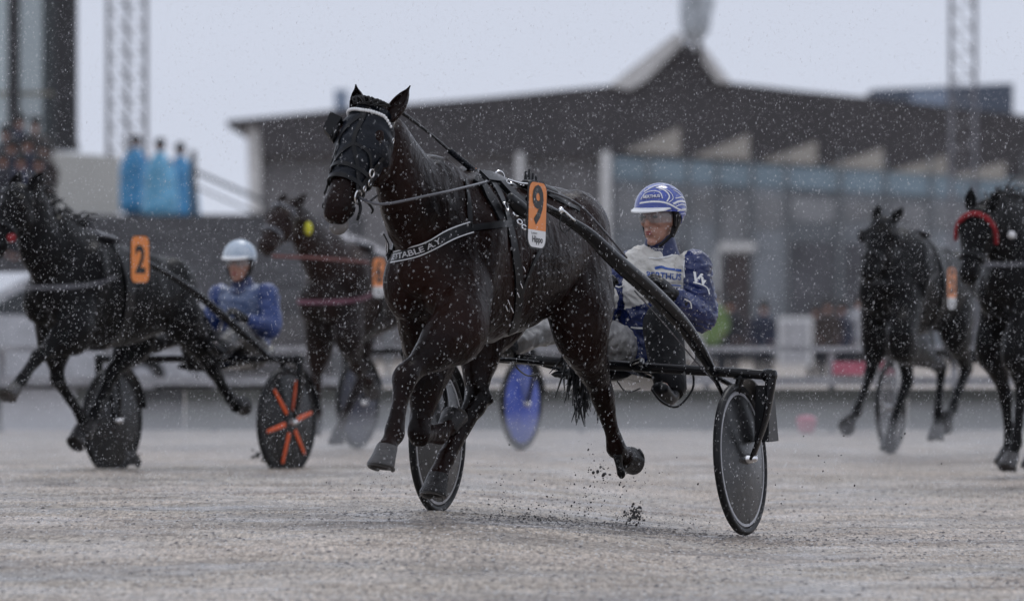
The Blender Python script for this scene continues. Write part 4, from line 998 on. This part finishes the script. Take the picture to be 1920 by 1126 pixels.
# right pair
F4 = Frame(1722, 62.5, 20); P4 = base_pose(); L4 = F4.L
P4.update(neck=[(.50, 0, 1.28), (.82, 0, 1.48), L4(1665, 425, 0)], poll=L4(1657, 420, 0), muzzle=L4(1628, 520, -.02), hside=(-.15, 1, 0),
    tk=.99, tsl=.10, foreL=[L4(1690, 640, .17), L4(1765, 690, .15), L4(1758, 780, .15), L4(1757, 800, .15), L4(1756, 822, .15)],
    foreR=[L4(1642, 640, -.17), L4(1632, 700, -.18), L4(1606, 772, -.18), L4(1594, 786, -.18), L4(1576, 800, -.18)],
    hindL=[L4(1790, 620, .19), L4(1812, 690, .17), L4(1785, 770, .17), L4(1775, 780, .17), L4(1768, 795, .17)])
I4, fs4 = team(F4, P4, m_coat_b, 'black racehorse left of the one in the red hood', 'sulky with a clear spoked wheel and white fork', True, 'clear', fork_m=m_white,
     tk=dict(plate_at=(1783, 540), num='5', text=True), half=.72, axle=-1.62, r=.35)
for s_ in (-1, 1): obj('blinker', MB().ell(I4['surf'](.25, s_ * 85, .03)[0], (.04, .03, .05)), m_lea, I4['root'])
F5 = Frame(2004, 55.5, 33); P5 = base_pose(); L5 = F5.L
P5.update(neck=[(.55, 0, 1.40), (.90, 0, 1.60), L5(1842, 408, 0)], poll=L5(1836, 402, -.0), muzzle=L5(1816, 525, .02), hside=(-.42, 1, 0),
    foreL=[L5(1912, 660, .17), L5(1916, 740, .16), L5(1905, 830, .16), L5(1898, 855, .16), L5(1892, 880, .16)],
    foreR=[L5(1862, 650, -.17), L5(1885, 740, -.16), L5(1893, 820, -.16), L5(1890, 845, -.16), L5(1884, 878, -.16)])
I5 = make_horse(F5, P5, m_coat_b, .016, 'black racehorse at right edge wearing a red fleece hood trim', mane_wild=True)
tack(I5, F5, strapm=m_greyst, collar_z=1.35)
q = MB(); S5 = I5['surf']
for i in range(44):
    u_ = i / 43; an = -95 + 190 * u_; t = .10 + .26 * abs(2 * u_ - 1) ** 2.2
    q.ell(S5(t, an, .022)[0], (.017, .017, .017), n=8, m=6)
obj('red_trim', q, m_red, I5['root'])
obj('white_pad', MB().ell(L5(1896, 440, .1), (.035, .025, .025)), m_white, I5['root'])

# ------------------------------------------------------------------ setting and background
m_rail = mat('weathered_white_rail', (.29, .29, .305), .5, var=.25)
m_board = mat('grey_green_board', (.085, .087, .080), .6, var=.25, vs=1.2)
m_wboard = mat('pale_board', (.42, .42, .44), .5, var=.1)
m_dboard = mat('dark_board', (.06, .06, .062), .6, var=.2)
YF = 76.0
fe = thing('track_fence', 'long low fence of rails and boards along the far side of the track', 'fence', Matrix.Translation((0, YF, 0)))
def fx(px): return (px - CX) * YF / FPX
for z, t, m in ((.73, .05, m_rail), (.45, .075, m_rail)):
    obj('rail', MB().box((0, 0, z), (22, .05, t)), m, fe, False)
for x0, x1, m in ((-400, 2, m_board), (4, 140, m_wboard), (142, 250, m_board), (252, 345, m_dboard), (347, 498, m_board), (500, 1130, m_board), (1132, 1700, m_board), (1702, 2320, m_board)):
    obj('board', MB().box(((fx(x0) + fx(x1)) / 2, .06, .20), (fx(x1) - fx(x0), .02, .36)), m, fe, False)
for px in (-190, 3, 200, 400, 600, 850, 1090, 1325, 1560, 1790, 2030):
    obj('post', MB().box((fx(px), .03 + .055, .36), (.06, .03, .74)), m_rail, fe, False)
o = obj('banner', MB().prism([W(1562, 678, YF - .06), W(1682, 678, YF - .06), W(1682, 702, YF - .06), W(1562, 702, YF - .06)], (0, .02, 0)), mat('pink_print', (.45, .12, .17), .6), None, False)
tag(o, 'faded pink strip of banner on the far track rail', 'banner')
o = obj('plastic_tub', MB().loft([(W(1512, 806, 74) , .07, .05), (W(1512, 786, 74), .09, .07)], side=(1, 0, 0), n=16), mat('pink_plastic', (.42, .10, .16), .5)); tag(o, 'small pink tub lying by the foot of the far fence', 'tub')

# pavilion
YB = 220.0
def B(px, py, dy=0): return W(px, py, YB + dy)
pav = thing('pavilion', 'long dark roofed pavilion with glass front and saw-tooth fascia', 'building')
m_roof = mat('dark_fascia', (.052, .047, .050), .7, var=.3, vs=.35)
top = [(425, 226), (640, 205), (900, 184), (1140, 160), (1200, 130), (1275, 78), (1300, 88), (1345, 152), (1500, 170), (1640, 184), (1920, 216), (2150, 245)]
top_l = [(x, y) for x, y in top]
bot = [(2150, 345), (1120, 290), (490, 290), (486, 238), (425, 236)]
obj('roof', MB().prism([B(*p) for p in top_l + bot], (0, 16, 0)), m_roof, pav, False)
m_trim = mat('white_gable_trim', (.62, .61, .60), .5)
obj('gable_trim', MB().prism([B(*p, -.3) for p in ((1142, 160), (1268, 62), (1282, 66), (1278, 84), (1212, 150), (1180, 168))], (0, .28, 0)).prism([B(*p, -.3) for p in ((1300, 72), (1316, 82), (1372, 156), (1346, 154), (1306, 100))], (0, .28, 0)), m_trim, pav, False)
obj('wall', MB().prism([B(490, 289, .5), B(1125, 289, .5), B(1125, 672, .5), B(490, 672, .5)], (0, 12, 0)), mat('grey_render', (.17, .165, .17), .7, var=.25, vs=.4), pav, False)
obj('wall', MB().prism([B(1125, 289, 1.5), B(2150, 344, 1.5), B(2150, 672, 1.5), B(1125, 672, 1.5)], (0, 11, 0)), mat('grey_hall', (.15, .15, .165), .7, var=.45, vs=.5), pav, False)  # plain grey wall behind the glass front
obj('end_wall', MB().prism([B(462, 236.5, .2), B(489, 238, .2), B(489, 440, .2), B(470, 440, .2)], (0, 10, 0)), m_trim, pav, False)
m_bei = mat('beige_panel', (.36, .335, .30), .7, var=.15, vs=.8)
for i, x in enumerate((1275, 1405, 1532, 1656, 1775, 1885, 2000)):
    y0 = 238 + i * 13; y1 = 290 + i * 9.5
    obj('fascia_panel', MB().prism([B(x, y0, -.05), B(x, y1, -.05), B(x - 108, y1 - 6, -.05)], (0, .045, 0)), m_bei, pav, False)
m_gl = mat('pale_blue_glazing', (.20, .27, .32), .12, var=.2, vs=.4)
m_gl2 = mat('grey_glazing', (.165, .175, .19), .10, var=.35, vs=.35, rvar=.04)
gx = [1146, 1215, 1290, 1345, 1410, 1475, 1575, 1660, 1745, 1830, 1920, 2010, 2100]
for a, b_ in zip(gx[:-1], gx[1:]):
    ya, yb = 290 + (a - 1125) * .053, 290 + (b_ - 1125) * .053
    w_ = obj('window', MB().prism([B(a + 3, ya + 3), B(b_ - 3, yb + 3), B(b_ - 3, yb + 44), B(a + 3, ya + 44)], (0, .05, 0)), m_gl, pav, False)
    gk = random.Random(int(a)).choice((.75, 1.0, 1.3, 1.1)); yy = random.Random(int(a) + 1).choice((470, 500, 455))
    mg_ = mat('grey_glazing_%d' % round(gk * 100), (.165 * gk, .178 * gk, .195 * gk), .12, var=.35, vs=.35, rvar=.04)
    w2 = obj('window', MB().prism([B(a + 3, ya + 47), B(b_ - 3, yb + 47), B(b_ - 3, 668), B(a + 3, 668)], (0, .05, 0)), mg_, pav, False)
    obj('blind', MB().prism([B(a + 8, ya + 60, -.04), B(b_ - 8, yb + 60, -.04), B(b_ - 8, yy - 40, -.04), B(a + 8, yy - 40, -.04)], (0, .02, 0)), mat('grey_blind', (.20, .205, .215), .6, var=.3, vs=.6), w2, False)
    if gk < 1.2: obj('dark_bay', MB().prism([B(a + 10, yy, -.04), B(b_ - 10, yy, -.04), B(b_ - 10, 664, -.04), B(a + 10, 664, -.04)], (0, .02, 0)), mat('dark_grey_bay', (.075, .075, .085), .4, var=.4, vs=.8), w2, False)  # darker panel for the doors inside the lower pane
m_mul = mat('grey_mullion', (.22, .235, .25), .5)
for a in gx: obj('mullion', MB().box((B(a, 480, -.1).x, YB - .06, B(a, 480).z), (.05, .09, 5.1)), m_mul, pav, False)
for px, y0, y1, w in ((1136, 288, 672, 20), (975, 290, 672, 14), (1345, 470, 672, 7)):
    a, b_ = B(px, y0, -.5), B(px, y1, -.5); obj('column', MB().tube([a, b_], w / 74 / 2, n=12, sub=1), m_trim, pav)
obj('door', MB().box(((B(1382, 0).x), YB - .12, B(0, 566).z), (.62, .1, 2.5)), mat('brown_door', (.055, .042, .042), .6), pav, False)
obj('lintel', MB().box(((B(1382, 0).x), YB - .16, B(0, 463).z), (.9, .25, .22)), m_trim, pav, False)
obj('roof_unit', MB().prism([B(1636, 168, 4), B(1900, 156, 4), B(1900, 240, 4), B(1636, 210, 4)], (0, 4, 0)), mat('slate_blue_cladding', (.10, .12, .16), .6, var=.2), pav, False)
obj('roof_unit', MB().prism([B(1708, 170, 3.9), B(1775, 168, 3.9), B(1775, 200, 3.9), B(1708, 194, 3.9)], (0, .05, 0)), mat('pale_blue_cladding', (.30, .36, .46), .5), pav, False)
obj('chimney', MB().box(B(640, 190, 5), (.36, .4, .6)), mat('pale_blue_cladding', (.30, .36, .46), .5), pav, False)
# floodlight over the gable
flt = thing('floodlight', 'grey drum floodlight standing on the gable peak of the pavilion', 'floodlight')
q = MB(); q.loft([(B(1302, 66, -1), .26, .26), (B(1303, 56, -1), .36, .36), (B(1305, 20, -1), .42, .42), (B(1308, -4, -1), .46, .46)], side=(1, 0, 0), n=20); obj('lamp_head', q, mat('galvanised_grey', (.45, .49, .53), .4, var=.35, vs=2), flt)
q = MB(); q.tube([B(1292, 66, -1), B(1288, 112, -1)], .07, n=8, sub=1); q.tube([B(1310, 66, -1), B(1315, 132, -1)], .07, n=8, sub=1); q.box(B(1301, 68, -1), (.5, .3, .07)); obj('bracket', q, m_roof, flt)

# lattice masts
def mast(name, label, xs_, Y, y0, y1, rr=.05, m=None):
    t = thing(name, label, 'mast'); m = m or mat('galvanised_mast', (.17, .17, .19), .5)
    for i, x in enumerate(xs_):
        obj('leg', MB().tube([W(x, y0, Y + (i % 2) * .5), W(x, y1, Y + (i % 2) * .5)], rr * (1 if i != 1 or len(xs_) < 3 else .8), n=8, sub=1), m, t)
    q = MB(); k = y0; st = 44
    while k < y1:
        for a, b_ in zip(xs_[:-1], xs_[1:]):
            ia, ib = xs_.index(a) % 2, xs_.index(b_) % 2
            q.tube([W(a, k, Y + ia * .5), W(b_, k + st, Y + ib * .5)], .018, n=5, sub=1); q.tube([W(b_, k, Y + ib * .5), W(a, k, Y + ia * .5)], .018, n=5, sub=1)
        k += st
    obj('bracing', q, m, t); return t
mast('lattice_mast', 'tall grey lattice mast between the dark stand and the pavilion', [203, 238, 273], 175, -120, 292)
mast('lattice_mast', 'tall grey lattice mast in front of the pavilion roof at right', [1783, 1828], 180, -120, 660, .048)

# left stand
YS = 150.0
def T(px, py, dy=0): return W(px, py, YS + dy)
stn = thing('grandstand', 'glass fronted grandstand corner with thick dark columns and stepped terrace', 'building')
m_dark = mat('dark_steel', (.022, .021, .024), .5, var=.3, vs=1)
for x0, x1, yb in ((78, 106, 268), (103, 143, 282), (14, 35, 330)):
    obj('column', MB().prism([T(x0, -160, 2 if x0 == 78 else 0), T(x1, -160, 2 if x0 == 78 else 0), T(x1, yb, 2 if x0 == 78 else 0), T(x0, yb, 2 if x0 == 78 else 0)], (0, .5, 0)), m_dark if x0 != 78 else mat('grey_steel', (.07, .075, .08), .5), stn, False)
obj('glazing', MB().prism([T(-260, -160, .7), T(80, -160, .7), T(80, 300, .7), T(-260, 300, .7)], (0, .05, 0)), mat('teal_glazing', (.52, .62, .63), .15, alpha=.6, var=.05), stn, False)
obj('handrail', MB().box(((T(-80, 174).x + T(90, 174).x) / 2, YS + .5, T(0, 174).z), (1.7, .06, .07)), mat('brass_rail', (.3, .27, .2), .4), stn, False)
m_ivory = mat('ivory_render', (.50, .49, .455), .7, var=.08, vs=1)
obj('parapet', MB().prism([T(88, 284, -.4), T(222, 294, -.4), T(222, 402, -.4), T(88, 402, -.4)], (0, .4, 0)), m_ivory, stn, False)
obj('parapet', MB().prism([T(92, 268, .1), T(147, 268, .1), T(147, 283, .1), T(92, 283, .1)], (0, .4, 0)), mat('grey_sill', (.16, .16, .15), .7), stn, False)
m_conc = mat('wet_dark_concrete', (.085, .082, .086), .55, var=.35, vs=1.5)
q = MB()
for k in range(10):
    z1 = 1.0 + k * .19; q.box((-6.2, YS - 9.5 + k * .95, z1 / 2), (7.4, .95, z1))
q.box((-6.2, YS + 3, 1.19), (7.4, 6.8, 2.38)); obj('terrace', q, m_conc, stn, False)
q = MB()
for k in range(7):
    z = 1.35 + k * .19
    q.box((-6.0, YS - 7.7 + k * .95, z + .05), (6.6, .3, .04))
obj('bench', q, mat('grey_bench', (.15, .15, .16), .5, var=.3), stn, False)
q = MB(); q.tube([T(368, 322, 1), T(492, 376, 1)], .035, n=6, sub=1); q.tube([T(368, 350, 1), T(492, 405, 1)], .02, n=6, sub=1); q.tube([T(362, 285, 1), T(364, 420, 1)], .06, n=6, sub=1); obj('stair_rail', q, mat('grey_steel', (.07, .075, .08), .5), stn)
obj('brick_strip', MB().box((T(425, 0).x, YS + 4, T(0, 412).z), (1.3, .3, .28)), mat('brown_brick', (.13, .075, .055), .8), stn, False)
q = MB().prism([W(596, 428, 130), W(640, 432, 130), W(735, 476, 130), W(735, 500, 130), W(640, 470, 130)], (0, 3, 0))
cn = thing('canopy', 'pale sloping canopy beyond the rail behind the brown horse', 'canopy'); obj('roof', q, mat('pale_canvas', (.66, .66, .69), .6), cn, False)
q = MB(); [q.tube([W(x, 470, 131.5), W(x, 715, 131.5)], .04, n=8, sub=1) for x in (632, 728)]; obj('post', q, m_mul, cn)

# spectators
def spectator(px, top, Y, m_top, m_leg, label, group, poncho=False, h=1.74, floor=None, m_h=None):
    t_ = W(px, top, Y); z0 = t_.z - h; M_ = Matrix.Translation((t_.x, Y, z0)) @ Matrix.Rotation(R(-90 + random.uniform(-30, 30)), 4, 'Z')
    r = thing('person', label, 'person', M_, group); ms = mat('skin', (.42, .22, .16), .5)
    b = MB(); b.loft([((0, 0, .92), .15, .11), ((0, 0, 1.15), .14, .10), ((0, 0, 1.35), .19, .12), ((0, 0, 1.45), .12, .08), ((0, 0, 1.52), .05, .055), ((.01, 0, 1.60), .07, .085), ((.01, 0, 1.70), .05, .06)], n=14, sub=3)
    for s_ in (-1, 1):
        b.loft([((0, s_ * .09, .95), .08, .09), ((.02, s_ * .1, .5), .055, .06), ((0, s_ * .1, .08), .038, .042), ((.10, s_ * .1, .04), .04, .03)], n=10, sub=3)
        b.loft([((0, s_ * .19, 1.40), .055, .055), ((-.02, s_ * .24, 1.12), .042, .042), ((.12, s_ * .2, .96), .03, .03), ((.2, s_ * .17, .98), .035, .02)], n=10, sub=3)
    voxel('body', b, .028, ms, r, smooth=2)
    c = MB()
    if poncho: c.loft([((0, 0, .52), .36, .27), ((0, 0, .95), .32, .22), ((0, 0, 1.32), .25, .15), ((0, 0, 1.46), .15, .11), ((-.01, 0, 1.53), .09, .09)], n=16, sub=3)
    else:
        c.loft([((0, 0, .80), .20, .15), ((0, 0, 1.1), .18, .13), ((0, 0, 1.38), .22, .14), ((0, 0, 1.49), .09, .08)], n=16, sub=3)
        for s_ in (-1, 1): c.loft([((0, s_ * .19, 1.40), .07, .07), ((-.02, s_ * .25, 1.12), .06, .06), ((.12, s_ * .2, .97), .045, .045)], n=10, sub=3)
    voxel('poncho' if poncho else 'coat', c, .028, m_top, r, smooth=2, disp=lambda co: .02 * noise.noise(co * 9))
    c = MB(); [c.loft([((0, s_ * .09, .93), .10, .10), ((.02, s_ * .1, .5), .075, .08), ((0, s_ * .1, .1), .06, .06)], n=10, sub=3) for s_ in (-1, 1)]
    voxel('trousers', c, .028, m_leg, r, smooth=1)
    obj('hair', MB().ell((-.008, 0, 1.69), (.122, .10, .115)), m_h or m_hair, r)
mp1 = mat('sky_blue_plastic', (.08, .33, .60), .3, var=.3, vs=4); mp2 = mat('light_blue_plastic', (.18, .50, .75), .3, var=.25, vs=4); mdk = mat('dark_trousers', (.02, .022, .03), .7)
for px, tp, m_, lb in ((254, 257, mp1, 'leftmost spectator in a deep blue rain poncho beside the ivory parapet'), (300, 264, mp2, 'spectator in a pale blue rain poncho between two others'), (338, 272, mp1, 'rightmost spectator in a blue rain poncho at the top of the stairs')):
    spectator(px, tp, 152.0 if px == 300 else 152.9, m_, mdk, lb, 'spectators in blue ponchos on the terrace', True)
mc = [mat('dark_coat', (.018, .018, .026), .7), mat('navy_coat', (.02, .025, .05), .7), mat('brown_coat', (.04, .028, .025), .7)]
for i, (px, tp, dy) in enumerate(((10, 238, 1.5), (38, 216, 2.2), (66, 222, 1.2), (22, 262, .0), (52, 258, -.2), (80, 268, .3), (6, 286, -1.6), (40, 290, -1.7), (72, 292, -1.5))):
    spectator(px, tp, YS - 3 + dy * .8 - 2, mc[i % 3], mdk, 'dark coated spectator at far left, %s of the %s row in the packed group' % (('left end', 'middle', 'right end')[i % 3], ('highest', 'second', 'lowest')[i // 3]), 'dark coated spectators at far left')
m_hv = mat('hi_vis_green', (.15, .23, .08), .6); m_pal = mat('pale_coat', (.42, .42, .44), .6)
spectator(1337, 548, 163, m_hv, mdk, 'marshal in a lime green vest near the pavilion door', None)
for i, (px, tp, m_) in enumerate(((1308, 556, m_pal), (1368, 560, mc[0]), (1432, 566, mc[1]), (1552, 562, mc[2]), (1577, 566, mc[1]), (1530, 572, mc[0]), (1612, 556, m_pal))):
    lb = {0: 'person in a pale coat left of the marshal in green', 6: 'person in a pale coat beside the black horse at right'}.get(i, ('', 'dark coated onlooker just right of the marshal in green', 'dark coated onlooker just left of the pale cabinet', 'dark coated onlooker in the middle of the trio right of the pale cabinet', 'dark coated onlooker at the right of the trio beside the pale coated person', 'dark coated onlooker at the left of the trio, nearest the pale cabinet', '')[i])
    spectator(px, tp, 165 + i * .4, m_, mdk, lb, None if i in (0, 6) else 'dark coated onlookers in front of the pavilion')
cb = thing('white_cabinet', 'pale box cabinet standing behind the rail left of the right-hand horses', 'cabinet')
obj('body', MB().box(W(1491, 640, 160), (.62, .5, .9)), mat('white_paint', (.78, .78, .78)), cb, False); obj('door', MB().box(W(1491, 640, 159.73), (.5, .03, .76)), m_wboard, cb, False)

# parked car behind the rail at far left
def car(cx, cy, rz):
    M_ = Matrix.Translation((cx, cy, 0)) @ Matrix.Rotation(rz, 4, 'Z'); r = thing('parked_car', 'pale estate car with a red tail light behind the rail at far left', 'car', M_)
    pr = [(-2.2, .35), (-2.25, .95), (-2.05, 1.42), (-.2, 1.48), (.7, 1.02), (2.0, .88), (2.2, .6), (2.15, .35)]
    obj('body', MB().prism([V((x, -.85, z)) for x, z in pr], (0, 1.7, 0)), mat('silver_paint', (.42, .43, .46), .25, coat=.5), r, False)
    for y in (-.856, .851): obj('side_window', MB().prism([V((x, y, z)) for x, z in ((-1.95, 1.0), (-1.85, 1.36), (-.25, 1.40), (.45, 1.03))], (0, .005, 0)), mat('car_glass', (.03, .035, .04), .08), r, False)
    obj('rear_window', MB().prism([V((-2.25, -.7, 1.0)), V((-2.25, .7, 1.0)), V((-2.10, .7, 1.36)), V((-2.10, -.7, 1.36))], (-.015, 0, 0)), mat('car_glass', (.03, .035, .04), .08), r, False)
    for x in (-1.4, 1.35):
        for y in (-.86, .86):
            w_ = obj('wheel', MB().ring((x, y, .31), (0, 1, 0), .23, .085, 24, 8), m_tyre, r); obj('rim', MB().tube([(x, y - .05, .31), (x, y + .05, .31)], .17, n=16, sub=1), m_rim, w_)
    for y in (-.72, .72): obj('tail_light', MB().box((-2.26, y, .86), (.06, .24, .2)), mat('tail_lens', (.35, .02, .02), .2), r, False)
car(W(-20, 600, 94).x, 94, R(205))

# ------------------------------------------------------------------ rain, thrown mud, haze
rnd = random.Random(11); rn_ = MB()
for i in range(78000):
    y = 34.5 + 26 * rnd.random() ** 1.5; x = (rnd.random() * 2 - 1) * (.0595 * y + .8); z = rnd.random() * (1.05 + .037 * y)
    r = .00052 + .00075 * rnd.random() ** 2.2
    if rnd.random() < .03: r *= 1.5
    p = V((x, y, z)); l_ = r * (1.6 + 4.0 * rnd.random())
    rn_.add([p + V((r, 0, 0)), p + V((0, r, 0)), p - V((r, 0, 0)), p - V((0, r, 0)), p + V((.15 * l_, 0, l_)), p - V((.15 * l_, 0, l_))],
            [(0, 1, 4), (1, 2, 4), (2, 3, 4), (3, 0, 4), (1, 0, 5), (2, 1, 5), (3, 2, 5), (0, 3, 5)])
tag(obj('rain', rn_, mat('rain_drop', (.9, .9, .92), .1, var=.02)), 'fine bright raindrops falling across the whole scene', 'rain', kind='stuff')
mdm = MB(); rnd = random.Random(21)
def clods(px, py, sx, sy, n, b0, r0, r1, Y=39.9):
    for i in range(n):
        p = W(rnd.gauss(px, sx), min(rnd.gauss(py, sy), 992), Y + rnd.gauss(0, .25)); p.z = max(p.z, gz(p.x, p.y) + .003); r = r0 + (r1 - r0) * rnd.random() ** 3
        mdm.ell(p, (r, r * .8, r * (.6 + .8 * rnd.random())), Matrix.Rotation(rnd.random() * 3, 3, V((rnd.random(), rnd.random(), 1)).normalized()), n=5, m=4)
clods(1120, 880, 14, 12, 14, 0, .004, .011); clods(1190, 963, 9, 9, 150, 0, .002, .008); clods(1170, 930, 60, 40, 110, 0, .0015, .005); clods(1020, 962, 60, 14, 150, 0, .0015, .006)
clods(942, 945, 4, 18, 40, 0, .0015, .004); clods(1110, 975, 110, 9, 160, 0, .0015, .005); clods(1560, 900, 110, 50, 60, 0, .001, .005)
clods(1150, 900, 40, 36, 160, 0, .0015, .0045); clods(1000, 930, 80, 30, 110, 0, .0012, .004); clods(720, 905, 40, 14, 60, 0, .0012, .004, 38.6); clods(1390, 960, 60, 26, 90, 0, .0012, .004, 40.2)
clods(250, 858, 6, 5, 60, 0, .008, .03, 55.0); clods(500, 858, 10, 6, 30, 0, .006, .02, 56.0)
tag(obj('mud_spray', mdm, mat('dark_mud', (.022, .020, .020), .4, var=.4)), 'dark clods and grains of mud thrown up behind the hooves', 'mud', kind='stuff')

def volume(name, lo, hi, dens, col, label, aniso=.0):
    lo, hi = V(lo), V(hi); m = bpy.data.materials.new(name); m.use_nodes = True; t = m.node_tree; t.nodes.clear()
    o = t.nodes.new('ShaderNodeOutputMaterial'); v = t.nodes.new('ShaderNodeVolumePrincipled'); v.inputs['Density'].default_value = dens; v.inputs['Color'].default_value = (*col, 1); v.inputs['Anisotropy'].default_value = aniso
    t.links.new(v.outputs[0], o.inputs['Volume']); ob = obj(name, MB().box((lo + hi) / 2, hi - lo), m, None, False)
    tag(ob, label, 'haze', kind='stuff'); return ob
volume('haze', (-60, -45, -1.2), (60, 262, 16), .00006, (.93, .94, 1), 'thin grey rain haze filling the air of the race track')
volume('spray', (-9, 56.5, -.1), (9, 75.6, .30), .032, (.95, .95, .97), 'low pale spray hanging just above the wet far track')
